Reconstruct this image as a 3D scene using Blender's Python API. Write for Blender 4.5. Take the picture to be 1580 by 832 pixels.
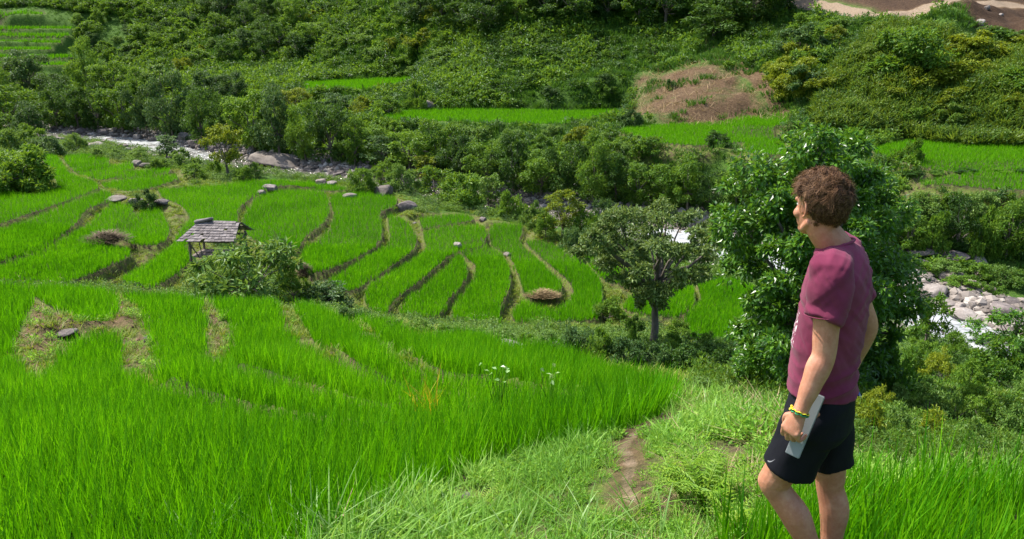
import bpy, bmesh, math, random
import numpy as np
from mathutils import Vector, Matrix

for _o in list(bpy.data.objects):
    bpy.data.objects.remove(_o)
scene = bpy.context.scene
COL = scene.collection
RNG = np.random.default_rng(7)
random.seed(7)

# ------------------------------------------------------------------ camera
PITCH = math.radians(16.87)
FPX = 1240.0                                  # focal length for a 1580 px wide frame
cam_data = bpy.data.cameras.new('camera')
cam_data.sensor_width = 36.0
cam_data.lens = 36.0 * FPX / 1580.0
cam_data.clip_start = 0.05
cam_data.clip_end = 2000
cam = bpy.data.objects.new('camera', cam_data)
cam.location = (0, 0, 0)                      # the photographer's eye is the origin of heights
cam.rotation_euler = (math.radians(90) - PITCH, 0, 0)
COL.objects.link(cam)
scene.camera = cam

# ------------------------------------------------------------------ sky and sun
SUN_EL, SUN_AZ = math.radians(57), math.radians(-62)   # azimuth from +y, clockwise
world = bpy.data.worlds.new('World')
scene.world = world
world.use_nodes = True
wn = world.node_tree
bg = wn.nodes['Background']
sky = wn.nodes.new('ShaderNodeTexSky')
sky.sky_type = 'NISHITA'
sky.sun_disc = False
sky.sun_elevation = SUN_EL
sky.sun_rotation = SUN_AZ
sky.air_density = 1.0
sky.dust_density = 2.5
sky.ozone_density = 1.0
wn.links.new(sky.outputs[0], bg.inputs[0])
bg.inputs[1].default_value = 0.15
sun_d = bpy.data.lights.new('sun', 'SUN')
sun_d.energy = 4.2
sun_d.angle = math.radians(1.0)
sun_d.color = (1.0, 0.955, 0.87)
sun = bpy.data.objects.new('sun', sun_d)
_sv = Vector((math.sin(SUN_AZ) * math.cos(SUN_EL), math.cos(SUN_AZ) * math.cos(SUN_EL), math.sin(SUN_EL)))
sun.rotation_euler = _sv.to_track_quat('Z', 'Y').to_euler()
COL.objects.link(sun)
scene.view_settings.view_transform = 'Standard'
scene.view_settings.look = 'None'
scene.view_settings.gamma = 1.0
scene.view_settings.exposure = 0.95
scene.render.engine = 'CYCLES'
scene.cycles.max_bounces = 7
scene.cycles.diffuse_bounces = 4
scene.cycles.transmission_bounces = 4
scene.cycles.transparent_max_bounces = 8
scene.cycles.use_denoising = True

# ------------------------------------------------------------------ small maths helpers
def tps_fit(P, v, lam=0.0):
    P = np.asarray(P, float); v = np.asarray(v, float); n = len(P)
    d2 = ((P[:, None] - P[None]) ** 2).sum(-1)
    K = 0.5 * d2 * np.log(d2 + 1e-12) + lam * np.eye(n)
    Q = np.hstack([np.ones((n, 1)), P])
    A = np.block([[K, Q], [Q.T, np.zeros((3, 3))]])
    c = np.linalg.solve(A, np.r_[v, 0, 0, 0])
    def f(X):
        X = np.asarray(X, float); out = np.empty(len(X))
        for i in range(0, len(X), 60000):
            x = X[i:i + 60000]
            d = ((x[:, None] - P[None]) ** 2).sum(-1)
            out[i:i + 60000] = (0.5 * d * np.log(d + 1e-12)) @ c[:n] + c[n] + x @ c[n + 1:]
        return out
    return f

def ray(px, py):
    u = (np.asarray(px, float) - 790) / FPX; v = (416 - np.asarray(py, float)) / FPX
    return u, math.cos(PITCH) + v * math.sin(PITCH), -math.sin(PITCH) + v * math.cos(PITCH)

def at_y(px, py, Y):
    a, b, c = ray(px, py); t = np.asarray(Y, float) / b
    return np.stack([a * t, b * t, c * t], -1)

def at_z(px, py, Z):
    a, b, c = ray(px, py); t = np.asarray(Z, float) / c
    return np.stack([a * t, b * t, c * t], -1)

def hash2(ix, iy, seed=0):
    h = (ix.astype(np.int64) * 374761393 + iy.astype(np.int64) * 668265263 + seed * 974634777) & 0xffffffff
    h = ((h ^ (h >> 13)) * 1274126177) & 0xffffffff
    return ((h ^ (h >> 16)) & 0xffff) / 65535.0

def vnoise(x, y, seed=0):
    ix = np.floor(x); iy = np.floor(y); fx = x - ix; fy = y - iy
    fx = fx * fx * (3 - 2 * fx); fy = fy * fy * (3 - 2 * fy)
    a = hash2(ix, iy, seed); b = hash2(ix + 1, iy, seed); c = hash2(ix, iy + 1, seed); d = hash2(ix + 1, iy + 1, seed)
    return (a * (1 - fx) + b * fx) * (1 - fy) + (c * (1 - fx) + d * fx) * fy

def fbm(x, y, seed=0, oct=4):
    s = 0; a = 0.5; t = 0
    for k in range(oct):
        s = s + a * vnoise(x * 2 ** k, y * 2 ** k, seed + k); t += a; a *= 0.5
    return s / t * 2 - 1

def smooth(t):
    t = np.clip(t, 0, 1); return t * t * (3 - 2 * t)

def in_poly(P, X, Y):
    inside = np.zeros(X.shape, bool); n = len(P)
    for i in range(n):
        x1, y1 = P[i]; x2, y2 = P[(i + 1) % n]
        if y1 == y2: continue
        c = ((y1 > Y) != (y2 > Y)) & (X < (x2 - x1) * (Y - y1) / (y2 - y1) + x1)
        inside ^= c
    return inside

def seg_dist(P, X, Y, closed=True):
    d = np.full(X.shape, 1e9); n = len(P); tt = np.zeros(X.shape)
    for i in range(n if closed else n - 1):
        x1, y1 = P[i]; x2, y2 = P[(i + 1) % n]
        L = (x2 - x1) ** 2 + (y2 - y1) ** 2 + 1e-9
        t = np.clip(((X - x1) * (x2 - x1) + (Y - y1) * (y2 - y1)) / L, 0, 1)
        q = (X - x1 - t * (x2 - x1)) ** 2 + (Y - y1 - t * (y2 - y1)) ** 2
        m = q < d; d = np.where(m, q, d); tt = np.where(m, i + t, tt)
    return np.sqrt(d), tt

# ------------------------------------------------------------------ survey of the valley
# each zone: bearings of surveyed ground points with their distance; smooth in between
FG = [(100,832,4.6),(-60,832,4.6),(600,832,4.4),(800,832,4.3),(1000,832,3.75),(1180,832,3.8),(1450,832,3.9),(1650,832,4.0),(100,700,6.6),(-60,700,6.8),(500,700,6.6),
      (800,720,6.0),(500,620,9.8),(100,600,11.0),(-60,600,11.5),(800,630,9.3),(900,655,7.2),(960,690,5.4),(1000,660,6.2),(980,760,4.3),(1041,625,8.6),(1050,612,10),
      (30,450,20),(-60,446,20.5),(200,462,19.5),(120,530,14.5),(280,520,15.0),(430,480,18.5),(430,560,12.8),(589,502,17.5),(612,560,12.5),(740,525,15.8),
      (820,550,13.8),(900,558,13.2),(780,600,10.8),(1200,700,4.9),(1330,665,5.9),(1450,682,5.8),(1580,715,5.4),(1700,750,5.0),
      (1130,620,8.8),(1200,612,9.6),(1300,620,10.0),(1400,625,9.6),(1500,650,8.2),(1600,690,6.6)]
MIDZ = [(0,380,-8.7),(0,330,-8.6),(0,270,-8.4),(150,250,-9.2),(100,300,-8.9),(250,260,-9.5),(200,380,-9.3),(0,430,-9.1),(200,435,-9.5),(300,420,-9.5),(400,350,-9.4),(400,290,-9.6),(480,280,-9.8),
        (560,300,-9.8),(480,410,-9.8),(600,360,-10.0),(640,340,-10.1),(600,470,-10.1),(700,340,-10.3),(700,480,-10.3),(810,350,-10.6),(800,490,-10.5),(860,440,-10.6),(930,430,-10.8),(930,480,-10.7),
        (1000,430,-11.0),(1060,490,-10.8),(1190,470,-11.2),(1120,530,-10.9),(400,450,-9.7),(550,490,-10.1),(-80,400,-8.7),(-80,300,-8.4)]
FAR = [(560,128,105),(632,122,104),(465,130,104),(590,176,80),(700,178,77),(800,180,75),(950,178,73),(960,205,62),(1080,205,61),(1190,203,61),(1170,225,56),
       (1400,228,55),(1580,232,54),(1480,275,48),(1620,278,47),
       (800,160,80),(800,100,92),(800,40,101),(800,0,106),(800,-120,128),(400,110,122),(400,40,138),(400,-40,160),(100,110,130),(200,60,138),(250,130,112),
       (50,104,125),(50,75,131),(50,50,136),(50,19,141),(-60,100,125),(-60,19,141),(30,-20,165),(0,150,108),(-80,120,118),(-80,40,150),(620,100,112),(620,20,125),(620,-80,148),
       (1100,180,66),(1100,140,72),(1100,100,80),(1100,60,89),(1100,0,100),(1000,-100,125),(1200,185,64),(1230,120,71),(1240,60,82),(1230,10,92),
       (1400,205,60),(1400,150,63.5),(1400,90,68),(1400,40,73),(1330,120,66),(1300,20,84),(1400,18,79),(1500,12,78),(1500,-40,90),(1580,-10,86),(1400,-120,115),
       (1580,205,57),(1580,130,62),(1580,60,68),(1700,210,55),(1700,60,66),(950,150,79),(960,80,92)]
EXTRA = [(90,195,-10.6),(200,200,-10.4),(430,240,-10.7),(600,250,-10.6),(760,280,-11.0),(900,300,-11.2),(1100,325,-11.3),(1250,350,-11.3),(1450,395,-11.9),(1570,400,-12.0),
         (60,150,-9.6),(300,170,-9.4),(600,200,-9.0),(850,225,-9.2),(1000,240,-9.0),(1250,270,-9.4),(1420,310,-9.9),(1570,320,-10.0),
         (1450,560,-8.4),(1540,565,-8.6),(1540,620,-6.3),(1400,600,-6.4),(1330,560,-8.6),(1200,560,-8.2),(1120,580,-7.6),(1040,560,-8.9),(960,530,-9.4),(1240,520,-10.2),(1400,540,-10.4),(1620,600,-8.0),
         (850,520,-9.6),(740,505,-10.0),(560,495,-10.0)]
RIV = [(-260,190,-10.9),(-60,203,-10.95),(60,208,-11.0),(180,218,-11.1),(310,243,-11.2),(430,268,-11.35),(560,285,-11.5),(700,310,-11.7),(860,340,-12.0),(1000,362,-12.2),(1150,395,-12.6),(1260,430,-12.8),(1370,470,-12.95),(1460,505,-13.05),(1570,545,-13.15),(1750,620,-13.3),(2100,760,-13.5)]
RIVW = [5,5,4.0,3.4,3.0,3.2,3.4,2.8,2.8,3.2,3.8,3.6,3.0,3.0,3.2,4,5]

_f = np.array(FG, float); fgY = tps_fit(_f[:, :2] / 100, np.log(_f[:, 2]), 1e-3)
_m = np.array(MIDZ, float); midZ = tps_fit(_m[:, :2] / 100, _m[:, 2], 5e-3)
_r = np.array(FAR, float); farY = tps_fit(_r[:, :2] / 100, np.log(_r[:, 2]), 1e-3)
def on_fg(px, py):
    px = np.asarray(px, float); py = np.asarray(py, float)
    return at_y(px, py, np.exp(fgY(np.stack([px, py], -1).reshape(-1, 2) / 100)).reshape(px.shape))
def on_mid(px, py):
    px = np.asarray(px, float); py = np.asarray(py, float)
    return at_z(px, py, midZ(np.stack([px, py], -1).reshape(-1, 2) / 100).reshape(px.shape))
def on_far(px, py):
    px = np.asarray(px, float); py = np.asarray(py, float)
    return at_y(px, py, np.exp(farY(np.stack([px, py], -1).reshape(-1, 2) / 100)).reshape(px.shape))

RIVER = np.array([at_z(a, b, c) for a, b, c in RIV])
RIVER_W = np.array(RIVW, float)
ctrl = [at_y(*_f[:, :3].T), at_z(*_m.T), at_y(*_r.T), np.array([at_z(*e) for e in EXTRA])]
ctrl.append(np.array([(1.1, 2.95, -2.32), (0, 0, -1.75), (0.6, 1.6, -2.0), (-1.5, 1, -2.4), (-4, 2, -2.9), (3, 1.5, -2.3), (0, -20, 4), (-30, -10, 1), (30, -10, 2), (-40, 20, -5), (-60, 60, -6), (-90, 120, 2),
                      (40, 18, -11), (60, 40, -10), (75, 60, 0), (90, 90, 15), (-60, 200, 35), (0, 200, 50), (80, 200, 60), (0, 320, 95), (-160, 320, 90), (200, 300, 100), (-160, 100, 20), (160, 60, 30)]))
ctrl = np.vstack(ctrl)
baseH = tps_fit(ctrl[:, :2] / 10, ctrl[:, 2], 2e-3)

# ------------------------------------------------------------------ rice paddies: outlines walked on the ground
# name: (zone, label, outline)
L4 = [(248,597),(330,635),(430,660),(560,666),(700,662),(850,650),(1041,626)]
L5 = [(354,582),(430,610),(520,630),(640,638),(800,634),(1043,620)]
L6 = [(500,567),(570,594),(660,613),(780,620),(1044,616)]
L7 = [(612,577),(680,597),(780,606),(900,608),(1045,612)]
def low(L, d=6):                              # the same terrace line, a step below
    return [(a, b + d) for a, b in L]
PADDIES = [
 ('fg','broad near rice paddy of tall blades that wraps below all the brown-notched terraces',
   [(-150,440),(0,442),(33,447),(50,470),(30,519),(12,549),(45,588),(79,603),(82,559),(109,529),(168,517),(188,520),(184,573),(215,588)] + low(L4)[0:] +
   [(1041,640),(992,657),(947,670),(880,701),(813,712),(732,746),(700,775),(600,805),(480,850),(200,960),(-300,960)]),
 ('fg','small rice paddy perched on top between the two brown eroded banks', [(40,450),(89,444),(173,456),(184,484),(163,499),(109,497),(62,466)]),
 ('fg','curving rice terrace right of the second brown bank, second lobe from the left', [(248,592),(243,534),(220,484),(192,459),(258,455),(308,464),(315,504),(316,559),(350,583)] + low(L5)[1:] + L4[::-1][0:-1]),
 ('fg','curving rice terrace between the two narrow brown scars below the broadleaf shrub', [(354,578),(351,554),(364,519),(349,494),(328,468),(396,462),(429,480),(444,524),(486,561)] + low(L6)[1:] + L5[::-1][0:-1]),
 ('fg','narrow rice terrace running down beside the long thin bank scar', [(514,560),(482,522),(456,477),(480,474),(508,489),(556,522),(608,578)] + low(L7)[1:] + L6[::-1][0:-1]),
 ('fg','outermost rice terrace of the near slope, along the dark brush edge', [(626,568),(588,524),(548,495),(589,500),(652,529),(732,520),(768,536),(813,546),(831,534),(898,554),(1045,608)] + L7[::-1][1:-1]),
 ('fg','tall bright rice growing behind the standing man\'s legs', [(1225,800),(1290,725),(1340,718),(1420,732),(1500,750),(1580,770),(1750,810),(2000,1000),(1120,1000),(1185,860)]),
 ('mid','upper rice strip beside the grassy bush mound, with a footpath at its head', [(-90,268),(0,292),(60,298),(88,285),(78,262),(62,238),(88,238),(108,264),(148,278),(151,287),(94,308),(0,340),(-90,366)]),
 ('mid','small rice plot at the head of the terraces beside the footpath', [(97,240),(135,235),(167,243),(167,250),(114,259)]),
 ('mid','small narrow rice plot next to the grey riverside boulder', [(114,262),(168,252),(204,249),(206,255),(161,273),(142,272)]),
 ('mid','thin rice shelf just below the grey riverside boulder', [(158,274),(200,262),(262,257),(264,262),(215,270),(180,272)]),
 ('mid','thin curved rice strip below the riverside shrubs', [(155,281),(202,273),(270,266),(276,272),(216,291),(175,290)]),
 ('mid','long rice strip, second of the slanting strips below the grassy mound', [(-90,378),(0,352),(50,332),(151,293),(168,292),(178,301),(135,318),(111,345),(67,376),(0,397),(-90,424)]),
 ('mid','long rice strip, third of the slanting strips, ending at the brown straw heap', [(-90,440),(0,409),(67,385),(128,348),(168,313),(202,313),(208,325),(175,351),(151,381),(84,402),(0,433),(-60,446)]),
 ('mid','pointed rice strip below the brown straw heap', [(7,435),(84,407),(148,382),(198,380),(202,389),(151,412),(74,439)]),
 ('mid','rounded rice plot below the shrub topped rock', [(215,324),(246,320),(262,348),(259,361),(242,373),(202,371),(180,357),(208,333)]),
 ('mid','tongue of rice reaching towards the thatched hut', [(187,427),(235,399),(269,372),(288,380),(291,402),(235,439),(190,435)]),
 ('mid','wide rice paddy behind the thatched hut, reaching to the river trees', [(242,290),(336,283),(395,276),(478,273),(484,279),(415,285),(396,297),(368,317),(364,344),(330,343),(296,360),(287,374),(270,370),(279,347),(292,334),(279,313),(250,301)]),
 ('mid','round rice paddy right of the thatched hut', [(377,325),(400,300),(440,290),(500,293),(507,312),(504,335),(470,362),(459,379),(420,377),(385,362),(374,344)]),
 ('mid','thin rice strip at the river edge near the white boulders', [(448,284),(500,281),(540,287),(520,291),(455,288)]),
 ('mid','broad curved rice paddy ending at the lone flat boulder', [(514,327),(510,298),(560,295),(612,303),(612,312),(586,325),(590,356),(578,377),(534,400),(477,418),(463,398),(470,382),(505,354)]),
 ('mid','S-shaped rice paddy that starts beside the dark round boulder', [(598,330),(625,336),(643,362),(638,381),(585,418),(543,443),(503,434),(551,403),(592,380),(602,364)]),
 ('mid','short rice shelf with yellowing ends beside the dark round boulder', [(646,334),(716,327),(732,335),(692,342),(650,348)]),
 ('mid','long curved rice strip running down to the bushes from under the short shelf', [(652,355),(699,345),(748,346),(748,368),(714,376),(704,386),(693,390),(652,425),(608,459),(594,483),(576,480),(564,462),(568,438),(638,398),(658,375)]),
 ('mid','narrow rice strip left of the widest fan paddy', [(706,391),(720,405),(718,428),(690,460),(674,483),(618,482),(627,459),(668,428)]),
 ('mid','wide tongue of rice in the middle of the fan of terraces', [(709,385),(740,375),(772,385),(787,415),(785,442),(770,475),(773,496),(736,494),(696,486),(701,465),(731,428),(734,405)]),
 ('mid','rice tongue with a rounded end above the pale dirt mound', [(754,351),(764,342),(806,344),(806,356),(800,368),(852,417),(868,435),(865,446),(813,453),(804,432),(792,401),(777,384),(758,374)]),
 ('mid','outer rice terrace of the fan curving round the pale dirt mound', [(810,370),(837,368),(889,391),(926,428),(929,476),(915,488),(795,493),(795,470),(806,461),(855,474),(886,449),(876,428),(859,413)]),
 ('mid','rice strip half hidden behind the umbrella shaped tree', [(898,388),(928,400),(980,418),(1000,440),(980,436),(932,427)]),
 ('mid','rice plot seen through the branches of the umbrella shaped tree', [(1000,424),(1040,425),(1068,436),(1072,462),(1046,484),(1000,480),(960,470),(985,446)]),
 ('mid','bright rice plot between the umbrella tree and the big leafy tree', [(1078,428),(1140,430),(1193,462),(1185,492),(1117,530),(1057,521),(1058,483),(1082,458)]),
 ('far','thin rice ledge on the far hillside above the riverside trees', [(465,129),(560,124),(632,121),(640,126),(628,133),(560,137),(470,137)]),
 ('far','long rice ledge running behind the far bank trees', [(588,178),(640,169),(780,168),(880,170),(960,168),(955,182),(870,190),(780,188),(700,186),(610,184)]),
 ('far','rice paddy below the bare brown slope across the river', [(955,200),(1000,193),(1050,190),(1150,188),(1200,196),(1192,208),(1130,216),(1080,222),(1000,216)]),
 ('far','tiny rice plot at the foot of the bare brown slope', [(1160,170),(1215,170),(1218,180),(1165,179)]),
 ('far','small rice plot beside the top of the big leafy tree', [(1148,217),(1200,216),(1215,235),(1155,234)]),
 ('far','wide rice paddy across the river, the upper of the two behind the big tree', [(1345,230),(1400,215),(1500,217),(1580,222),(1680,226),(1680,245),(1580,252),(1520,255),(1430,252),(1380,244)]),
 ('far','lower strip of rice across the river, below the wide paddy', [(1415,281),(1480,275),(1580,274),(1680,275),(1680,290),(1560,290),(1480,284)]),
]
STAIRS = []
for i, (y0, y1, x1) in enumerate([(14,24,66),(37,45,112),(48,55,106),(59,66,92),(69,77,78),(81,88,110),(92,101,108)]):
    lab = ['topmost rice ledge of the distant hillside staircase', 'second rice ledge from the top of the distant hillside staircase', 'third rice ledge from the top of the distant hillside staircase',
           'fourth rice ledge from the top of the distant hillside staircase', 'fifth rice ledge from the top of the distant hillside staircase', 'sixth rice ledge from the top of the distant hillside staircase',
           'lowest rice ledge of the distant hillside staircase'][i]
    Yi = 141 - i * 2.3; zi = float(at_z(0, 0, 0)[0] * 0 + ray(0, (y0 + y1) / 2)[2] / ray(0, (y0 + y1) / 2)[1] * Yi) - .35
    STAIRS.append((lab, Yi, zi, float(at_y(x1, (y0 + y1) / 2, Yi)[0])))

def densify(P, k):
    P = np.array(P, float); n = len(P); out = []
    for i in range(n):                         # closed Catmull-Rom, light tension
        p0, p1, p2, p3 = P[i - 1], P[i], P[(i + 1) % n], P[(i + 2) % n]
        m = max(1, min(k, int(np.hypot(*(p2 - p1)) / 8)))
        for j in range(m):
            t = j / m
            q = 0.5 * ((2 * p1) + (-p0 + p2) * t + (2 * p0 - 5 * p1 + 4 * p2 - p3) * t * t + (-p0 + 3 * p1 - 3 * p2 + p3) * t ** 3)
            out.append(0.7 * q + 0.3 * (p1 + (p2 - p1) * t))
    return np.array(out)

paddies = []
for zone, lab, poly in PADDIES:
    D = densify(poly, 4)
    rh = {'fg': 0.30, 'mid': 0.20, 'far': 0.15}[zone]
    if zone == 'fg':
        W = on_fg(D[:, 0], D[:, 1]); W = W[W[:, 1] > 0.2]
        # the outline is that of the blade tops: drop it to the ground along the line of sight
        k = (W[:, 2] + rh * 0.8 * smooth((W[:, 1] - 8) / 6)) / W[:, 2]; W = W * k[:, None]
        lev = None
    else:
        W = (on_mid if zone == 'mid' else on_far)(D[:, 0], D[:, 1])
        lev = float(np.median(W[:, 2]))
        if zone == 'mid':                      # keep the strip level, but let very long ones follow the valley
            sl = np.polyfit(W[:, 1], W[:, 2], 1)[0] if len(W) > 8 else 0
        if lev < -4.5: W = at_z(D[:, 0], D[:, 1], lev + rh)
    paddies.append(dict(zone=zone, label=lab, P=W[:, :2].copy(), lev=lev, rh=rh))

for lab, Yi, zi, xr in STAIRS:
    xs = np.linspace(-112, xr, 14); w_ = .25 * np.sin(xs / 4 + Yi)
    P = np.concatenate([np.stack([xs, Yi - .85 + w_ + .04 * (xs - xr)], -1), np.stack([xs, Yi + .75 + w_ + .04 * (xs - xr)], -1)[::-1]])
    paddies.append(dict(zone='far', label=lab, P=P, lev=zi, rh=.2))

# ------------------------------------------------------------------ the ground as a height function
DIRT_FAR = on_far(*np.array([(985,112),(1060,98),(1110,92),(1180,130),(1212,160),(1208,186),(1100,186),(985,186),(968,150)], float).T)[:, :2]
DIRT_FAR2 = on_far(*np.array([(1215,120),(1235,85),(1285,62),(1300,75),(1262,110),(1235,150)], float).T)[:, :2]
SCREE = on_far(*np.array([(1262,-4),(1390,22),(1470,26),(1500,42),(1640,58),(1700,0),(1700,-60),(1420,-60),(1250,-30)], float).T)[:, :2]
ROAD = on_far(*np.array([(1215,-4),(1250,6),(1300,16),(1350,22),(1400,22),(1450,16),(1560,6),(1700,-6)], float).T)[:, :2]
TRAIL = on_far(*np.array([(1075,58),(1110,80),(1140,105),(1175,130),(1205,160)], float).T)[:, :2]
PATH = on_fg(*np.array([(1060,655),(1010,660),(975,672),(962,690),(975,712),(966,740),(976,765)], float).T)[:, :2]
SCAR = [on_fg(*np.array(p, float).T)[:, :2] for p in (
    [(54,478),(32,519),(14,549),(45,584),(77,598),(80,559),(107,527),(168,514),(200,519),(188,573),(215,586),(240,590),(240,534),(216,488),(190,470),(165,503),(109,500)],
    [(318,475),(318,559),(348,578),(346,554),(358,519),(344,494)], [(432,486),(448,524),(492,559),(498,562),(466,525),(446,484)], [(545,512),(612,574),(606,574),(560,530)])]
STEPS = [on_fg(*np.array(L, float).T)[:, :2] * .97 for L in (L4, L5, L6, L7)]
for _s in STEPS: _s[:] = _s[np.argsort(_s[:, 0])]
def ground_height(x, y):
    shp = x.shape; x = x.ravel(); y = y.ravel()
    z = baseH(np.stack([x, y], -1) / 10)
    dr, tr = seg_dist(RIVER[:, :2], x, y, False)
    ii = np.arange(len(RIVER)); zr = np.interp(tr, ii, RIVER[:, 2]); wr = np.interp(tr, ii, RIVER_W)
    rough = np.clip(np.hypot(x, y) / 60, 0.05, 1.6)
    hill = smooth((y - 60) / 25)
    n1 = fbm(x / 7, y / 7, 3) * 0.55 * hill + fbm(x / 1.6, y / 1.6, 9) * 0.07 * np.clip(rough * 2, 0.4, 2.2) + fbm(x / .35, y / .35, 29) * 0.02
    n1 = n1 + fbm(x / 22, y / 22, 5, 2) * 2.2 * smooth((y - 105) / 40)
    n1 = n1 * (1 - .85 * smooth((-52 - x) / 6) * smooth((y - 100) / 10))
    z = z + n1
    bed = zr - 0.35 + np.maximum(0, dr - wr * 0.5) ** 1.25 * 0.34 + fbm(x / 1.3, y / 1.3, 21) * 0.28
    near = smooth((wr + 6 - dr) / 4)
    z = np.where(dr < wr + 6, z * (1 - near) + np.minimum(z, bed) * near, z)
    z = z + (fbm(x / 5, y / 5, 71, 3) * 1.5 + .5 * fbm(x / 2, y / 2, 72, 2)) * smooth((y - 60) / 3) * smooth((82 - y) / 6) * smooth((x - 17) / 4)
    # dirt banks in the near terraces are humped
    hump = np.zeros_like(z)
    for S in SCAR:
        m = in_poly(S, x, y) if len(S) else 0
        d, _ = seg_dist(S, x, y)
        hump = np.maximum(hump, np.where(m, smooth(d / 0.7), 0))
    z = z + hump * (0.16 + 0.34 * fbm(x / .9, y / .9, 77) + .10 * fbm(x / .22, y / .22, 78))
    for Lk in STEPS:                           # step down past each near terrace lip
        d, tt = seg_dist(Lk, x, y, False); b = d < 4
        if not b.any(): continue
        yl = np.interp(x, Lk[:, 0], Lk[:, 1]); far = smooth((y - yl) / .22 * .5 + .5)
        fade = smooth((x - Lk[0, 0]) / .5 + .5) * smooth((Lk[-1, 0] - x) / (Lk[-1, 0] - Lk[0, 0]) * 1.15) ** 1.3
        z = z + np.exp(-d / .75) * (-.12 + .46 * far) * fade
    wsum = np.zeros_like(z); zs = np.zeros_like(z); inside = np.zeros(z.shape, bool); edge = np.full(z.shape, 9.0)
    for p in paddies:
        P = p['P']; m0 = 3.8
        b = (x > P[:, 0].min() - m0) & (x < P[:, 0].max() + m0) & (y > P[:, 1].min() - m0) & (y < P[:, 1].max() + m0)
        if not b.any(): continue
        xi, yi = x[b], y[b]
        ins = in_poly(P, xi, yi); d, _ = seg_dist(P, xi, yi)
        sd = np.where(ins, -d, d)
        edge[b] = np.minimum(edge[b], np.maximum(sd, 0)); inside[b] |= ins
        if p['lev'] is not None:
            w = smooth(1 - sd / (0.40 if p['zone'] == 'mid' else (3.5 if P[:, 1].mean() < 112 else 1.0))) * np.where(ins, 1, 0.999)
            w = w ** 2
            wsum[b] += w; zs[b] += w * (p['lev'])
    k = np.clip(wsum, 0, 1)
    z = np.where(wsum > 1e-4, z * (1 - k) + zs / np.maximum(wsum, 1e-4) * k + (1 - inside) * k * (fbm(x / .5, y / .5, 31) * .04 + .03), z)
    fgp = inside & (wsum < 1e-3)
    z = z - .27 * (~inside) * smooth(edge / .10) * smooth(1.6 - edge / .5) * ((y > 20) & (y < 62) & (dr > wr))
    ridge = np.exp(-(edge / 0.28) ** 2) * (~inside) * 0.05
    z = z + ridge
    return (z.reshape(shp), inside.reshape(shp), edge.reshape(shp), dr.reshape(shp), wr.reshape(shp), hump.reshape(shp))

rr = [0.02, 0.5]
while rr[-1] < 24: rr.append(rr[-1] * 1.0135)
while rr[-1] < 58: rr.append(rr[-1] + 0.14)
while rr[-1] < 100: rr.append(rr[-1] + 0.38)
while rr[-1] < 121: rr.append(rr[-1] * 1.014)
while rr[-1] < 162: rr.append(rr[-1] + .34)
while rr[-1] < 420: rr.append(rr[-1] * 1.014)
rr = np.array(rr)
th_f = np.radians(np.linspace(-52, 52, 960))
th_b = np.radians(np.linspace(52, 308, 66)[1:])
TH = np.r_[th_f, th_b]
GX = rr[:, None] * np.sin(TH)[None]; GY = rr[:, None] * np.cos(TH)[None]
GZ, GIN, GED, GDR, GWR, GHU = ground_height(GX, GY)
NF = len(th_f)
def height(x, y):
    x = np.asarray(x, float); y = np.asarray(y, float)
    r = np.hypot(x, y); t = np.arctan2(x, y)
    ri = np.clip(np.interp(r, rr, np.arange(len(rr))), 0, len(rr) - 1.001)
    ti = np.clip((t - th_f[0]) / (th_f[-1] - th_f[0]) * (NF - 1), 0, NF - 1.001)
    i = ri.astype(int); j = ti.astype(int); a = ri - i; b = ti - j
    return ((GZ[i, j] * (1 - b) + GZ[i, j + 1] * b) * (1 - a) + (GZ[i + 1, j] * (1 - b) + GZ[i + 1, j + 1] * b) * a)
def near_val(A, x, y):
    r = np.hypot(x, y); t = np.arctan2(x, y)
    i = np.clip(np.round(np.interp(r, rr, np.arange(len(rr)))), 0, len(rr) - 1).astype(int)
    j = np.clip(np.round((t - th_f[0]) / (th_f[-1] - th_f[0]) * (NF - 1)), 0, NF - 1).astype(int)
    return A[i, j]
# ------------------------------------------------------------------ materials
def new_mat(name):
    m = bpy.data.materials.new(name); m.use_nodes = True
    nt = m.node_tree; nt.nodes.clear()
    return m, nt
def N(nt, t, **kw):
    n = nt.nodes.new(t)
    for k, v in kw.items():
        if k in n.inputs: n.inputs[k].default_value = v
        else: setattr(n, k, v)
    return n
def ramp(nt, stops, interp='LINEAR'):
    r = nt.nodes.new('ShaderNodeValToRGB'); r.color_ramp.interpolation = interp
    el = r.color_ramp.elements
    while len(el) < len(stops): el.new(0.5)
    for e, (p, c) in zip(el, stops):
        e.position = p; e.color = (*c, 1) if len(c) == 3 else c
    return r
def mixc(nt, a, b, f):
    m = nt.nodes.new('ShaderNodeMix'); m.data_type = 'RGBA'
    for s, v in ((m.inputs[0], f), (m.inputs[6], a), (m.inputs[7], b)):
        if hasattr(v, 'links') or isinstance(v, bpy.types.NodeSocket): nt.links.new(v, s)
        elif isinstance(v, (tuple, list)): s.default_value = (*v, 1) if len(v) == 3 else v
        else: s.default_value = v
    return m.outputs[2]
def maths(nt, op, a, b=None, c=None, clamp=False):
    m = nt.nodes.new('ShaderNodeMath'); m.operation = op; m.use_clamp = clamp
    for s, v in zip(m.inputs, (a, b, c)):
        if v is None: continue
        if isinstance(v, bpy.types.NodeSocket): nt.links.new(v, s)
        else: s.default_value = v
    return m.outputs[0]
def noise(nt, scale, detail=4, rough=0.55, vec=None, out=0):
    n = nt.nodes.new('ShaderNodeTexNoise'); n.inputs['Scale'].default_value = scale
    n.inputs['Detail'].default_value = detail; n.inputs['Roughness'].default_value = rough
    if vec is not None: nt.links.new(vec, n.inputs['Vector'])
    return n.outputs[out]
def finish(nt, shader, disp=None):
    o = nt.nodes.new('ShaderNodeOutputMaterial'); nt.links.new(shader, o.inputs[0])
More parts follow.
